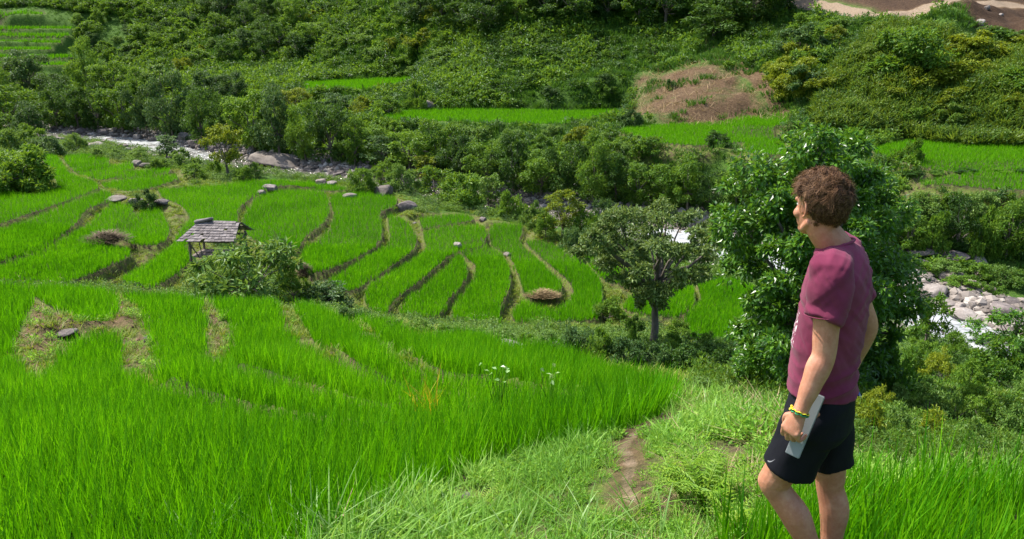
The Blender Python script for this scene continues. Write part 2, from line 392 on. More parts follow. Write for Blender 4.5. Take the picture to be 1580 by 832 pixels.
def principled(nt, col=None, rough=0.8, spec=0.3, normal=None):
    p = nt.nodes.new('ShaderNodeBsdfPrincipled')
    if isinstance(col, bpy.types.NodeSocket): nt.links.new(col, p.inputs['Base Color'])
    elif col is not None: p.inputs['Base Color'].default_value = (*col, 1)
    if isinstance(rough, bpy.types.NodeSocket): nt.links.new(rough, p.inputs['Roughness'])
    else: p.inputs['Roughness'].default_value = rough
    p.inputs['Specular IOR Level'].default_value = spec
    if normal is not None: nt.links.new(normal, p.inputs['Normal'])
    return p
def bump(nt, h, strength=0.5, dist=0.05):
    b = nt.nodes.new('ShaderNodeBump'); b.inputs['Strength'].default_value = strength
    b.inputs['Distance'].default_value = dist; nt.links.new(h, b.inputs['Height'])
    return b.outputs[0]

def leaf_mat(name, dark, mid, light, transl=0.35, rough=0.45, spec=0.4, obj_var=0.35, tcol=None, patch=0):
    """thin leaf: every leaf (mesh island) picks its own tone, every plant shifts a little"""
    m, nt = new_mat(name)
    g = nt.nodes.new('ShaderNodeNewGeometry'); oi = nt.nodes.new('ShaderNodeObjectInfo')
    v = maths(nt, 'MULTIPLY_ADD', oi.outputs['Random'], obj_var, maths(nt, 'MULTIPLY', g.outputs['Random Per Island'], 1 - obj_var))
    if patch:
        pn = noise(nt, patch, 3, 0.6, g.outputs['Position'])
        v = maths(nt, 'ADD', v, maths(nt, 'MULTIPLY_ADD', pn, 1.3, -0.65), clamp=True)
    r = ramp(nt, [(0.0, dark), (0.5, mid), (1.0, light)]); nt.links.new(v, r.inputs[0])
    p = principled(nt, r.outputs[0], rough, spec)
    t = nt.nodes.new('ShaderNodeBsdfTranslucent')
    tc = mixc(nt, r.outputs[0], tcol or (light[0] * 1.5, light[1] * 1.4, light[2] * .6), 0.5)
    nt.links.new(tc, t.inputs[0])
    mx = nt.nodes.new('ShaderNodeMixShader'); mx.inputs[0].default_value = transl
    nt.links.new(p.outputs[0], mx.inputs[1]); nt.links.new(t.outputs[0], mx.inputs[2])
    finish(nt, mx.outputs[0]); return m

M = {}
M['rice'] = leaf_mat('rice_leaf', (.018, .105, .001), (.080, .295, .002), (.20, .43, .005), 0.45, 0.6, 0.12, 0.16, (.16, .47, .002), patch=0.35)
M['rice_lip'] = leaf_mat('rice_leaf_at_lip', (.09, .26, .003), (.16, .36, .005), (.28, .45, .012), 0.42, 0.6, 0.12, 0.1, (.22, .46, .002))
M['rice_far'] = leaf_mat('rice_leaf_far', (.065, .24, .002), (.10, .32, .003), (.17, .40, .006), 0.42, 0.6, 0.12, 0.15, (.17, .44, .002))
M['rice_yellow'] = leaf_mat('yellowing_rice_leaf', (.32, .26, .01), (.45, .36, .01), (.5, .42, .03), 0.4)
M['weed'] = leaf_mat('weed_blade', (.045, .14, .010), (.13, .31, .022), (.31, .50, .08), 0.38, 0.55, 0.25, 0.3, patch=0.9)
M['weed_pale'] = leaf_mat('pale_grass_blade', (.10, .24, .03), (.19, .35, .07), (.32, .46, .16), 0.35, 0.4, 0.4, 0.3)
M['leaf_umbrella'] = leaf_mat('umbrella_tree_leaf', (.030, .070, .012), (.085, .155, .030), (.23, .31, .10), 0.30, 0.5, 0.3, 0.05)
M['fern'] = leaf_mat('fern_frond', (.09, .22, .010), (.17, .32, .015), (.30, .42, .03), 0.4, 0.5, 0.3, 0.3)
M['bund_grass'] = leaf_mat('bund_grass', (.05, .13, .010), (.11, .21, .018), (.25, .29, .045), 0.3, 0.6, 0.2, 0.3, patch=0.8)
M['hill_grass'] = leaf_mat('hillside_grass', (.022, .075, .010), (.045, .13, .014), (.095, .20, .025), 0.3, 0.6, 0.2, 0.3, patch=0.12)
M['straw'] = leaf_mat('dry_straw', (.16, .11, .055), (.28, .20, .10), (.42, .33, .19), 0.15, 0.7, 0.2, 0.3)
M['leaf_dark'] = leaf_mat('dark_tree_leaf', (.013, .044, .007), (.035, .098, .012), (.12, .22, .026), 0.28, 0.5, 0.25, 0.4)
M['leaf_mid'] = leaf_mat('green_tree_leaf', (.024, .078, .007), (.072, .170, .014), (.21, .34, .034), 0.34, 0.5, 0.25, 0.4)
M['leaf_glossy'] = leaf_mat('glossy_tree_leaf', (.016, .066, .006), (.048, .150, .010), (.17, .34, .030), 0.32, 0.34, 0.5, 0.1)
M['leaf_yellow'] = leaf_mat('yellow_green_leaf', (.070, .115, .008), (.15, .22, .012), (.30, .34, .025), 0.32, 0.5, 0.25, 0.4)
M['leaf_blue'] = leaf_mat('blue_green_leaf', (.018, .060, .014), (.050, .122, .026), (.14, .22, .065), 0.26, 0.5, 0.25, 0.4)
M['leaf_pale'] = leaf_mat('pale_green_leaf', (.045, .115, .014), (.105, .21, .030), (.24, .36, .08), 0.3, 0.5, 0.3, 0.4)
M['leaf_olive'] = leaf_mat('olive_crop_leaf', (.030, .085, .008), (.075, .165, .014), (.21, .29, .045), 0.32, 0.5, 0.3, 0.5, patch=0.25)
M['leaf_white'] = leaf_mat('whitish_leaf', (.16, .32, .08), (.26, .44, .14), (.42, .58, .28), 0.25, 0.4, 0.4, 0.3)

def bark_mat(name, a, b):
    m, nt = new_mat(name); tc = nt.nodes.new('ShaderNodeTexCoord')
    mp = N(nt, 'ShaderNodeMapping'); mp.inputs['Scale'].default_value = (6, 6, 1.5); nt.links.new(tc.outputs['Object'], mp.inputs[0])
    n = noise(nt, 4, 6, 0.65, mp.outputs[0]); r = ramp(nt, [(.3, a), (.7, b)]); nt.links.new(n, r.inputs[0])
    finish(nt, principled(nt, r.outputs[0], 0.9, 0.2, bump(nt, n, .8, .03)).outputs[0]); return m
M['bark'] = bark_mat('grey_bark', (.07, .055, .045), (.22, .19, .16))
M['bark_dark'] = bark_mat('dark_bark', (.04, .03, .024), (.11, .085, .065))

def rock_mat(name, a, b, c, moss=0.0):
    m, nt = new_mat(name); tc = nt.nodes.new('ShaderNodeTexCoord'); oi = nt.nodes.new('ShaderNodeObjectInfo')
    ad = N(nt, 'ShaderNodeVectorMath', operation='ADD'); nt.links.new(tc.outputs['Object'], ad.inputs[0])
    cx = N(nt, 'ShaderNodeCombineXYZ'); k = maths(nt, 'MULTIPLY', oi.outputs['Random'], 40.0)
    nt.links.new(k, cx.inputs[0]); nt.links.new(k, cx.inputs[1]); nt.links.new(cx.outputs[0], ad.inputs[1])
    n = noise(nt, 1.6, 8, 0.62, ad.outputs[0]); n2 = noise(nt, 14, 5, 0.7, ad.outputs[0])
    r = ramp(nt, [(.28, a), (.5, b), (.72, c)]); nt.links.new(n, r.inputs[0])
    col = mixc(nt, r.outputs[0], (.34, .32, .29), maths(nt, 'MULTIPLY', maths(nt, 'GREATER_THAN', n2, 0.62), 0.25))
    br = N(nt, 'ShaderNodeHueSaturation'); nt.links.new(col, br.inputs['Color'])
    nt.links.new(maths(nt, 'MULTIPLY_ADD', oi.outputs['Random'], 0.6, 0.7), br.inputs['Value'])
    h = maths(nt, 'ADD', n, maths(nt, 'MULTIPLY', n2, 0.3))
    finish(nt, principled(nt, br.outputs[0], 0.8, 0.3, bump(nt, h, .9, .08)).outputs[0]); return m
M['rock'] = rock_mat('river_rock', (.085, .068, .056), (.16, .135, .115), (.25, .22, .195))
M['rock_pale'] = rock_mat('pale_river_rock', (.13, .11, .095), (.22, .19, .17), (.32, .29, .265))
M['rock_dark'] = rock_mat('dark_river_rock', (.06, .05, .048), (.12, .10, .095), (.20, .17, .155))

# ground: grass, bund, soil, gravel and road each where they lie
def ground_material():
    m, nt = new_mat('valley_ground'); tc = nt.nodes.new('ShaderNodeTexCoord').outputs['Object']
    at = N(nt, 'ShaderNodeAttribute', attribute_name='cover'); sp = N(nt, 'ShaderNodeSeparateColor'); nt.links.new(at.outputs['Color'], sp.inputs[0])
    at2 = N(nt, 'ShaderNodeAttribute', attribute_name='cover_b'); sp2 = N(nt, 'ShaderNodeSeparateColor'); nt.links.new(at2.outputs['Color'], sp2.inputs[0])
    n1 = noise(nt, 0.45, 6, 0.6, tc); n2 = noise(nt, 5.0, 6, 0.7, tc); n3 = noise(nt, 28.0, 4, 0.7, tc)
    def rp(src, *st):
        r = ramp(nt, list(st)); nt.links.new(src, r.inputs[0]); return r.outputs[0]
    lush = rp(n2, (.3, (.025, .06, .010)), (.5, (.055, .115, .016)), (.72, (.10, .17, .025)))
    bund = rp(n2, (.32, (.055, .042, .024)), (.42, (.11, .085, .045)), (.52, (.10, .13, .028)), (.75, (.16, .21, .035)))
    dirt = rp(n2, (.25, (.055, .034, .020)), (.5, (.115, .073, .040)), (.75, (.20, .14, .08)))
    vor = N(nt, 'ShaderNodeTexVoronoi'); vor.inputs['Scale'].default_value = 3.2; nt.links.new(tc, vor.inputs['Vector'])
    sv = N(nt, 'ShaderNodeSeparateColor'); nt.links.new(vor.outputs['Color'], sv.inputs[0])
    grav = rp(sv.outputs[0], (.0, (.12, .10, .085)), (.5, (.24, .21, .18)), (1.0, (.44, .40, .36)))
    road = rp(n2, (.3, (.19, .135, .09)), (.7, (.29, .225, .16)))
    soil = rp(n2, (.3, (.035, .035, .016)), (.7, (.07, .075, .03)))
    jit = maths(nt, 'MULTIPLY_ADD', n2, 0.8, -0.4)
    def fac(s):
        a = maths(nt, 'ADD', s, maths(nt, 'MULTIPLY', jit, maths(nt, 'GREATER_THAN', s, 0.02)))
        return maths(nt, 'MULTIPLY_ADD', a, 2.2, -0.6, clamp=True)
    c = mixc(nt, lush, bund, fac(sp.outputs[2])); c = mixc(nt, c, dirt, fac(sp.outputs[0]))
    c = mixc(nt, c, grav, fac(sp.outputs[1])); c = mixc(nt, c, road, fac(sp2.outputs[0])); c = mixc(nt, c, soil, sp2.outputs[1])
    dk = rp(sp2.outputs[2], (0, (1, 1, 1)), (1, (.42, .38, .40)))
    mm = N(nt, 'ShaderNodeMix'); mm.data_type = 'RGBA'; mm.blend_type = 'MULTIPLY'; mm.inputs[0].default_value = 1
    nt.links.new(c, mm.inputs[6]); nt.links.new(dk, mm.inputs[7])
    h = maths(nt, 'ADD', maths(nt, 'MULTIPLY', n2, 1.0), maths(nt, 'MULTIPLY', n3, 0.35))
    finish(nt, principled(nt, mm.outputs[2], 0.95, 0.15, bump(nt, h, 1.0, .10)).outputs[0]); return m
M['ground'] = ground_material()

def water_material():
    m, nt = new_mat('river_water'); tc = nt.nodes.new('ShaderNodeTexCoord').outputs['Object']
    at = N(nt, 'ShaderNodeAttribute', attribute_name='foam')
    mp = N(nt, 'ShaderNodeMapping'); mp.inputs['Rotation'].default_value = (0, 0, math.radians(48)); mp.inputs['Scale'].default_value = (0.45, 1.6, 1)
    nt.links.new(tc, mp.inputs[0])
    n = noise(nt, 1.6, 8, 0.68, mp.outputs[0]); n2 = noise(nt, 7, 6, 0.7, mp.outputs[0])
    f = maths(nt, 'MULTIPLY_ADD', maths(nt, 'ADD', maths(nt, 'MULTIPLY', n, .6), maths(nt, 'MULTIPLY', n2, .5)), 5.5, maths(nt, 'MULTIPLY_ADD', at.outputs['Fac'], 2.6, -4.2), clamp=True)
    col = mixc(nt, (.10, .095, .075), (.42, .44, .45), f)
    p = principled(nt, col, maths(nt, 'MULTIPLY_ADD', f, 0.55, 0.12), 0.5, bump(nt, maths(nt, 'ADD', n, n2), .8, .12))
    finish(nt, p.outputs[0]); return m
M['water'] = water_material()

# ------------------------------------------------------------------ mesh helpers
def mesh_np(name, V, quads=None, tris=None, mat=None, smooth_=False):
    me = bpy.data.meshes.new(name); V = np.ascontiguousarray(V, np.float32)
    q = np.zeros((0, 4), np.int32) if quads is None else np.asarray(quads, np.int32)
    t = np.zeros((0, 3), np.int32) if tris is None else np.asarray(tris, np.int32)
    me.vertices.add(len(V)); me.vertices.foreach_set('co', V.ravel())
    loops = np.concatenate([q.ravel(), t.ravel()]); me.loops.add(len(loops)); me.loops.foreach_set('vertex_index', loops)
    n = len(q) + len(t); me.polygons.add(n)
    st = np.concatenate([np.arange(len(q)) * 4, len(q) * 4 + np.arange(len(t)) * 3]).astype(np.int32)
    me.polygons.foreach_set('loop_start', st)
    me.polygons.foreach_set('use_smooth', np.full(n, smooth_))
    me.update(calc_edges=True)
    if mat: me.materials.append(mat)
    return me
def link(name, me, parent=None, loc=None):
    o = bpy.data.objects.new(name, me); COL.objects.link(o)
    if parent is not None: o.parent = parent
    if loc is not None: o.location = loc
    return o
def tag(o, label=None, cat=None, group=None, kind=None):
    if label: o['label'] = label
    if cat: o['category'] = cat
    if group: o['group'] = group
    if kind: o['kind'] = kind
    return o
def empty(name, loc, label=None, cat=None, group=None, rz=0):
    o = bpy.data.objects.new(name, None); o.location = loc; o.rotation_euler = (0, 0, rz); o.empty_display_size = 0.1
    COL.objects.link(o); return tag(o, label, cat, group)

# ------------------------------------------------------------------ ground sheet
nr, nc = GX.shape
V = np.stack([GX, GY, GZ], -1).reshape(-1, 3)
I = np.arange(nr * nc).reshape(nr, nc)
Q = np.stack([I[:-1, :-1], I[:-1, 1:], I[1:, 1:], I[1:, :-1]], -1).reshape(-1, 4)[:, ::-1]
gm = mesh_np('valley_ground', V, Q, None, M['ground'], True)
X = GX.ravel(); Y = GY.ravel()
nz = fbm(X / 1.1, Y / 1.1, 41) * 0.5
ed = GED.ravel(); ins = GIN.ravel(); dr = GDR.ravel(); wr = GWR.ravel()
cover = np.zeros((len(X), 4), np.float32); cover[:, 3] = 1; cb = cover.copy()
def poly_w(P, soft):
    d, _ = seg_dist(P, X, Y); return smooth(np.where(in_poly(P, X, Y), d, -d) / soft * .5 + .5)
near_mid = (Y < 62) & (Y > 3)
cover[:, 2] = np.where(near_mid, smooth(1.35 - ed / 1.4), smooth(1.0 - ed / .9) * .45)
cover[:, 0] = smooth(GHU.ravel() / .2) * (0.62 + nz * .7)
cover[:, 0] = np.maximum(cover[:, 0], poly_w(DIRT_FAR, 5.0) * (0.85 + fbm(X / 2.2, Y / 2.2, 43) * .8)); 
cover[:, 0] = np.maximum(cover[:, 0], poly_w(DIRT_FAR2, 1.5) * (0.7 + nz * .6))
sc = poly_w(SCREE, 2.0)
cover[:, 0] = np.maximum(cover[:, 0], sc); cb[:, 2] = np.maximum(sc * .95, poly_w(DIRT_FAR, 2.5) * .25)
dpath, _ = seg_dist(PATH, X, Y, False)
cover[:, 0] = np.maximum(cover[:, 0], smooth(1.5 - dpath / .16) * (.6 + nz * .9) * (Y < 10)); cb[:, 0] = smooth(1.2 - dpath / .07 + nz * 1.4) * (Y < 10) * 0.45
droad, _ = seg_dist(ROAD, X, Y, False); cb[:, 0] = np.maximum(cb[:, 0], smooth((1.3 - droad) / .5)); cb[:, 2] *= 1 - smooth((1.6 - droad) / .4)
dtr, _ = seg_dist(TRAIL, X, Y, False); cover[:, 0] = np.maximum(cover[:, 0], smooth((1.0 - dtr) / .5) * .8)
g = smooth((wr * .5 + 3.2 + nz * 3 - dr) / 1.2)
cover[:, 1] = g
cb[:, 1] = ins.astype(np.float32)
for nm, arr in (('cover', cover), ('cover_b', cb)):
    a = gm.color_attributes.new(nm, 'FLOAT_COLOR', 'POINT'); a.data.foreach_set('color', np.clip(arr, 0, 1).astype(np.float32).ravel())
tag(link('valley_ground', gm), kind='structure')

# ------------------------------------------------------------------ river water
seg = []
s = np.arange(len(RIVER)); ss = np.linspace(0, len(RIVER) - 1, 420)
cx = np.interp(ss, s, RIVER[:, 0]); cy = np.interp(ss, s, RIVER[:, 1]); cz = np.interp(ss, s, RIVER[:, 2]); cw = np.interp(ss, s, RIVER_W)
k = np.ones(9) / 9
for a_ in (cx, cy): a_[4:-4] = np.convolve(a_, k, 'valid')
tx, ty = np.gradient(cx), np.gradient(cy); L = np.hypot(tx, ty); nx, ny = -ty / L, tx / L
ww = np.linspace(-1, 1, 36)
WX = cx[:, None] + nx[:, None] * ww * (cw[:, None] * .5 + .7); WY = cy[:, None] + ny[:, None] * ww * (cw[:, None] * .5 + .7)
WZ = cz[:, None] + fbm(WX * .7, WY * .7, 61) * .16 + fbm(WX * 2.2, WY * 2.2, 62) * .06 + 0.02
I = np.arange(WX.size).reshape(WX.shape)
Q = np.stack([I[:-1, :-1], I[:-1, 1:], I[1:, 1:], I[1:, :-1]], -1).reshape(-1, 4)[:, ::-1]
wm = mesh_np('river_water', np.stack([WX, WY, WZ], -1).reshape(-1, 3), Q, None, M['water'], True)
pu = 790 + 1240 * (WX / (WY * math.cos(PITCH) - WZ * math.sin(PITCH)))
foam = 0.34 - 0.4 * np.exp(-((ss[:, None] - 7) / 1.0) ** 2) + 0.35 * np.exp(-((ss[:, None] - 3.2) / .9) ** 2) - 0.75 * np.exp(-((ss[:, None] - 5.0) / .55) ** 2) + 0.5 * smooth((ss[:, None] - 8) / 2) + fbm(WX / 3, WY / 3, 66) * .3
at_ = wm.attributes.new('foam', 'FLOAT', 'POINT'); at_.data.foreach_set('value', np.clip(foam, 0, 1).astype(np.float32).ravel())
tag(link('river_water', wm), kind='structure')

# ------------------------------------------------------------------ blades
def blade_arrays(pos, h, w, az, lean, curve, segs=3, face=None):
    n = len(pos)
    dx, dy = np.cos(az), np.sin(az)
    if face is None: face = az + np.pi / 2 + RNG.normal(0, .5, n)
    sx, sy = np.cos(face), np.sin(face)
    rows = []
    for j in range(segs + 1):
        t = j / segs
        out = (lean * t + curve * t * t) * h; up = h * (t - 0.35 * curve * t * t)
        c = np.stack([pos[:, 0] + dx * out, pos[:, 1] + dy * out, pos[:, 2] + up], -1)
        if j < segs:
            hw = w * 0.5 * (1 - 0.75 * t ** 1.8) * (0.65 + 0.35 * min(1, t * 3))
            o = np.stack([sx * hw, sy * hw, np.zeros(n)], -1)
            rows += [c - o, c + o]
        else: rows.append(c)
    Vv = np.stack(rows, 1); k = Vv.shape[1]; base = (np.arange(n) * k)[:, None]
    q = np.concatenate([base + np.array([[2 * j, 2 * j + 1, 2 * j + 3, 2 * j + 2]]) for j in range(segs - 1)], 0) if segs > 1 else np.zeros((0, 4), int)
    t = base + np.array([[2 * segs - 2, 2 * segs - 1, 2 * segs]])
    return Vv.reshape(-1, 3), q, t
def join_arrays(parts):
    V = []; Q = []; T = []; o = 0
    for v, q, t in parts:
        V.append(v); Q.append(q + o); T.append(t + o); o += len(v)
    return np.concatenate(V), np.concatenate(Q), np.concatenate(T)

def rice_for(p):
    P = p['P']; zone = p['zone']; bb = (P[:, 0].min(), P[:, 0].max(), P[:, 1].min(), P[:, 1].max())
    parts = []
    def clumps(sp, ylo, yhi):
        sp = sp * 1.0
        xs = np.arange(bb[0], bb[1], sp); ys = np.arange(max(bb[2], ylo), min(bb[3], yhi), sp)
        if not len(xs) or not len(ys): return np.zeros((0, 2))
        A, B = np.meshgrid(xs, ys); A = A.ravel() + RNG.uniform(-.45, .45, A.size) * sp; B = B.ravel() + RNG.uniform(-.45, .45, B.size) * sp
        jx, jy = (fbm(A / .35, B / .35, 301, 3) * .16, fbm(A / .35, B / .35, 302, 3) * .16) if zone == 'fg' else (fbm(A / .5, B / .5, 301, 2) * .10, fbm(A / .5, B / .5, 302, 2) * .10)
        m = in_poly(P, A + jx, B + jy) & (np.abs(A) < (B * 0.95 + 2.5)) & ~((B < 3.15) & (A < 1.75) & (A > .3))
        if zone == 'mid': m &= near_val(GED, A, B) < 9
        if zone == 'mid': m[m] = seg_dist(P, A[m], B[m])[0] > .03
        return np.stack([A[m], B[m]], -1)
    bands = [(0, 7, .085, 9, .010, 4, .52), (7, 11, .09, 8, .011, 3, .46), (11, 15, .10, 8, .014, 2, .42), (15, 24, .11, 7, .017, 2, .38)] if zone == 'fg' else \
            [(24, 36, .11, 7, .020, 2, .36), (36, 50, .14, 7, .026, 1, .35), (50, 75, .18, 7, .036, 1, .34)] if zone == 'mid' else \
            [(40, 66, .19, 6, .055, 1, .32), (66, 90, .26, 6, .085, 1, .38), (90, 160, .36, 7, .13, 1, .62)]
    for (lo, hi, sp, nb, w, sg, H) in bands:
        if zone == 'mid' and lo == 24: lo = 18
        C = clumps(sp, lo, hi)
        if not len(C): continue
        n = len(C) * nb; cc = np.repeat(C, nb, 0); az = RNG.uniform(0, 2 * np.pi, n); rad = RNG.uniform(0, sp * .45, n)
        x = cc[:, 0] + np.cos(az) * rad; y = cc[:, 1] + np.sin(az) * rad
        z = height(x, y) - 0.02
        ch = np.repeat(RNG.normal(1, .07, len(C)), nb)
        hh = H * ch * (RNG.uniform(.5, 1.12, n) if zone == 'fg' and lo < 11 else RNG.uniform(.68, 1.06, n)) * (1 + .16 * fbm(x / 1.7, y / 1.7, 88, 2))
        lean = RNG.uniform(.02, .34, n) if zone == 'fg' else RNG.uniform(.02, .28, n)
        curve = RNG.uniform(.0, .30, n) ** 1.2
        parts.append(blade_arrays(np.stack([x, y, z], -1), hh, np.full(n, w) * RNG.uniform(.7, 1.3, n), az, lean, curve, sg))
    return join_arrays(parts)
tot = 0
for p in paddies:
    V, Q, T = rice_for(p); tot += len(Q) + len(T)
    c = p['P'].mean(0); org = np.array([c[0], c[1], float(height(c[0], c[1]))])
    me = mesh_np('rice_paddy', V - org, Q, T, M['rice'] if p['zone'] != 'far' else M['rice_far'])
    tag(link('rice_paddy', me, None, org), p['label'], 'rice paddy', {'fg': 'rice paddies on the near slope', 'mid': 'rice terraces on the valley floor', 'far': 'rice ledges across the river'}[p['zone']])
print('rice faces', tot)
# ------------------------------------------------------------------ foliage builders
def unit(v): return v / (np.linalg.norm(v, axis=-1, keepdims=True) + 1e-9)
def leaf_arrays(pos, axis, nrm, L, W, fold=0.15):
    n = len(pos); axis = unit(axis); side = unit(np.cross(axis, nrm)); nn = np.cross(side, axis)
    L = np.broadcast_to(L, n)[:, None]; W = np.broadcast_to(W, n)[:, None]
    a = pos; b = pos + axis * L * .42 + side * W * .5 + nn * fold * W; c = pos + axis * L - nn * L * .12; d = pos + axis * L * .42 - side * W * .5 + nn * fold * W
    V = np.stack([a, b, c, d], 1).reshape(-1, 3); i = (np.arange(n) * 4)[:, None]
    return V, i + np.array([[0, 1, 2, 3]]), np.zeros((0, 3), int)
def clump_leaves(rng, C, R, nper, L, asp=.5, flat=.75, up=.5, droop=.25, inner=.72):
    """leaves over the outer shell of puffs C with radii R"""
    n = len(C) * nper; c = np.repeat(C, nper, 0); r = np.repeat(R, nper)
    d = rng.normal(size=(n, 3)); d[:, 2] = d[:, 2] * .9 + up; d = unit(d)
    k = rng.uniform(inner, 1.08, n) * (1 + .12 * np.sin(d[:, 0] * 7 + c[:, 1] * 3) * np.cos(d[:, 1] * 6 + c[:, 0] * 2))
    pos = c + d * (r * k)[:, None] * np.array([1, 1, flat])
    ax = d * .8 + rng.normal(size=(n, 3)) * .55; ax[:, 2] -= droop
    nr_ = d * .5 + rng.normal(size=(n, 3)) * .35; nr_[:, 2] += .75
    s = rng.uniform(.65, 1.25, n)
    return leaf_arrays(pos, ax, nr_, L * s, L * asp * s)
def tube_arrays(P, R, k=7):
    P = np.asarray(P, float); R = np.asarray(R, float); n = len(P); T = np.gradient(P, axis=0); T = unit(T)
    ref = np.array([0.31, 0.95, 0.1]); s = unit(np.cross(T, ref)); u = np.cross(s, T)
    a = np.linspace(0, 2 * np.pi, k, endpoint=False)
    V = (P[:, None] + (np.cos(a)[None, :, None] * s[:, None] + np.sin(a)[None, :, None] * u[:, None]) * R[:, None, None]).reshape(-1, 3)
    I = np.arange(n * k).reshape(n, k); q = np.stack([I[:-1], np.roll(I[:-1], -1, 1), np.roll(I[1:], -1, 1), I[1:]], -1).reshape(-1, 4)
    V = np.vstack([V, P[-1:]]); t = np.stack([I[-1], np.roll(I[-1], -1), np.full(k, n * k)], -1)
    return V, q, t
def limb(rng, a, b, r0, r1, n=6, wob=.06, sag=0.0):
    a = np.asarray(a, float); b = np.asarray(b, float); t = np.linspace(0, 1, n)[:, None]
    L = np.linalg.norm(b - a); P = a + (b - a) * t + np.array([0, 0, 1]) * (np.sin(t * np.pi) * sag * L)
    w = rng.normal(size=(n, 3)) * wob * L / 3; w[0] = 0; w[-1] *= .3; P = P + w
    return tube_arrays(P, r0 + (r1 - r0) * t[:, 0])

PROTO = {}
def proto_tree(key, seed, crown_r=.36, crown_z=(.35, .98), lobes=9, lobe=.2, sub=9, nper=60, L=.045, shape='round', trunk_r=.022, limbs=9, asp=.5, flat=.8, droop=.25, lean=.04, inner=.6, spacing=.75, subr=.45):
    """unit-height plant: lobes of foliage, each a cluster of leafy sprays, on a limbed trunk"""
    rng = np.random.default_rng(seed); C = []; R = []; z0, z1 = crown_z; tries = 0; ph = rng.uniform(0, 6.28, 3)
    while len(C) < lobes and tries < 9000:
        tries += 1
        if tries % 1500 == 0: spacing *= .85
        z = rng.uniform(z0, z1); t = (z - z0) / (z1 - z0)
        prof = {'round': math.sin(math.pi * min(1, .15 + t * .78)) ** .7, 'umbrella': (0.25 + .75 * min(1, t * 1.7)) * (1 if t < .62 else max(.1, 1 - ((t - .62) / .42) ** 2) ** .5), 'cone': (1 - t) ** .8 * .95 + .12,
                'column': .9 * (1 if t < .75 else max(.15, 1 - ((t - .75) / .3) ** 2)), 'mound': math.sqrt(max(.05, 1 - t ** 2)), 'big': np.interp(t, [0, .15, .4, .7, .85, 1], [.55, .78, 1.0, .95, .62, .2])}[shape]
        a = rng.uniform(0, 2 * np.pi); lob = 1 + .20 * math.sin(2 * a + ph[0] + t * 2) + .16 * math.sin(3 * a + ph[1] - t * 3)
        q = crown_r * prof * lob * rng.uniform(.1, 1) ** .45
        c = np.array([math.cos(a) * q, math.sin(a) * q, z]); r = lobe * rng.uniform(.6, 1.35)
        if all(np.linalg.norm(c - q_) > spacing * (r + s_) for q_, s_ in zip(C, R)): C.append(c); R.append(r)
    C = np.array(C); R = np.array(R); lx, ly = rng.normal(0, lean, 2); C[:, 0] += lx * C[:, 2]; C[:, 1] += ly * C[:, 2]
    SC = []; SR = []
    for c, r in zip(C, R):
        k = max(3, int(sub * (r / lobe) ** 1.2)); d = rng.normal(size=(k, 3)); d[:, 2] += .35; d = unit(d)
        SC.append(c + d * (r * rng.uniform(.45, 1.0, k))[:, None] * np.array([1, 1, flat])); SR.append(np.full(k, r * subr) * rng.uniform(.6, 1.25, k))
    SC = np.concatenate(SC); SR = np.concatenate(SR); SC[:, 2] = np.maximum(SC[:, 2], .03)
    crown = clump_leaves(rng, SC, SR, nper, L, asp, flat, .35, droop, inner)
    fork = z0 + (z1 - z0) * .3; top = np.array([lx * fork, ly * fork, fork])
    parts = [limb(rng, (0, 0, -.04), top, trunk_r * 1.3, trunk_r * .7, 7, .04)]
    for i in range(min(limbs, len(C))):
        st = top * rng.uniform(.45, 1); parts.append(limb(rng, st, C[i], trunk_r * .6, trunk_r * .14, 6, .08, .06))
        for j in np.argsort(np.linalg.norm(SC - C[i], axis=1))[:3]: parts.append(limb(rng, C[i], SC[j], trunk_r * .18, trunk_r * .05, 4, .08))
    PROTO[key] = (mesh_np(key + '_trunk', *join_arrays(parts), M['bark'], True), mesh_np(key + '_crown', *crown, M['leaf_mid'], False))
for i in range(5): proto_tree('forest_%d' % i, 11 + i, crown_r=.36, crown_z=(.16, .86), lobes=13, lobe=.17, sub=9, nper=62, L=.046, shape='round')
for i in range(3): proto_tree('tall_%d' % i, 31 + i, crown_r=.22, crown_z=(.15, .92), lobes=12, lobe=.12, sub=8, nper=60, L=.038, shape='column' if i else 'cone')
for i in range(3): proto_tree('loose_%d' % i, 41 + i, crown_r=.34, crown_z=(.25, .9), lobes=14, lobe=.12, sub=7, nper=34, L=.050, shape='round', inner=.3)
for i in range(4): proto_tree('bush_%d' % i, 51 + i, crown_r=.62, crown_z=(.02, .74), lobes=11, lobe=.25, sub=9, nper=60, L=.085, shape='mound', trunk_r=.03, limbs=6)
for i in range(3): proto_tree('twiggy_%d' % i, 61 + i, crown_r=.55, crown_z=(.12, .85), lobes=14, lobe=.16, sub=6, nper=34, L=.085, shape='mound', trunk_r=.02, limbs=14, inner=.25, asp=.38, droop=.1)
proto_tree('umbrella', 71, crown_r=.50, crown_z=(.30, .92), lobes=56, lobe=.085, sub=9, nper=50, L=.030, shape='umbrella', trunk_r=.024, limbs=30, flat=.5, inner=.4, asp=.42)
proto_tree('broad', 72, crown_r=.80, crown_z=(.08, .86), lobes=20, lobe=.19, sub=7, nper=20, L=.125, shape='mound', trunk_r=.022, limbs=20, inner=.3, asp=.36, droop=.35)
proto_tree('bigleaf', 74, crown_r=.34, crown_z=(.04, .93), lobes=78, lobe=.092, sub=13, nper=105, L=.021, shape='big', trunk_r=.022, limbs=40, inner=.45, asp=.48, droop=.3)
proto_tree('herb', 75, crown_r=.5, crown_z=(.2, .9), lobes=8, lobe=.25, sub=4, nper=20, L=.16, shape='mound', trunk_r=.012, limbs=8, inner=.2, asp=.42)

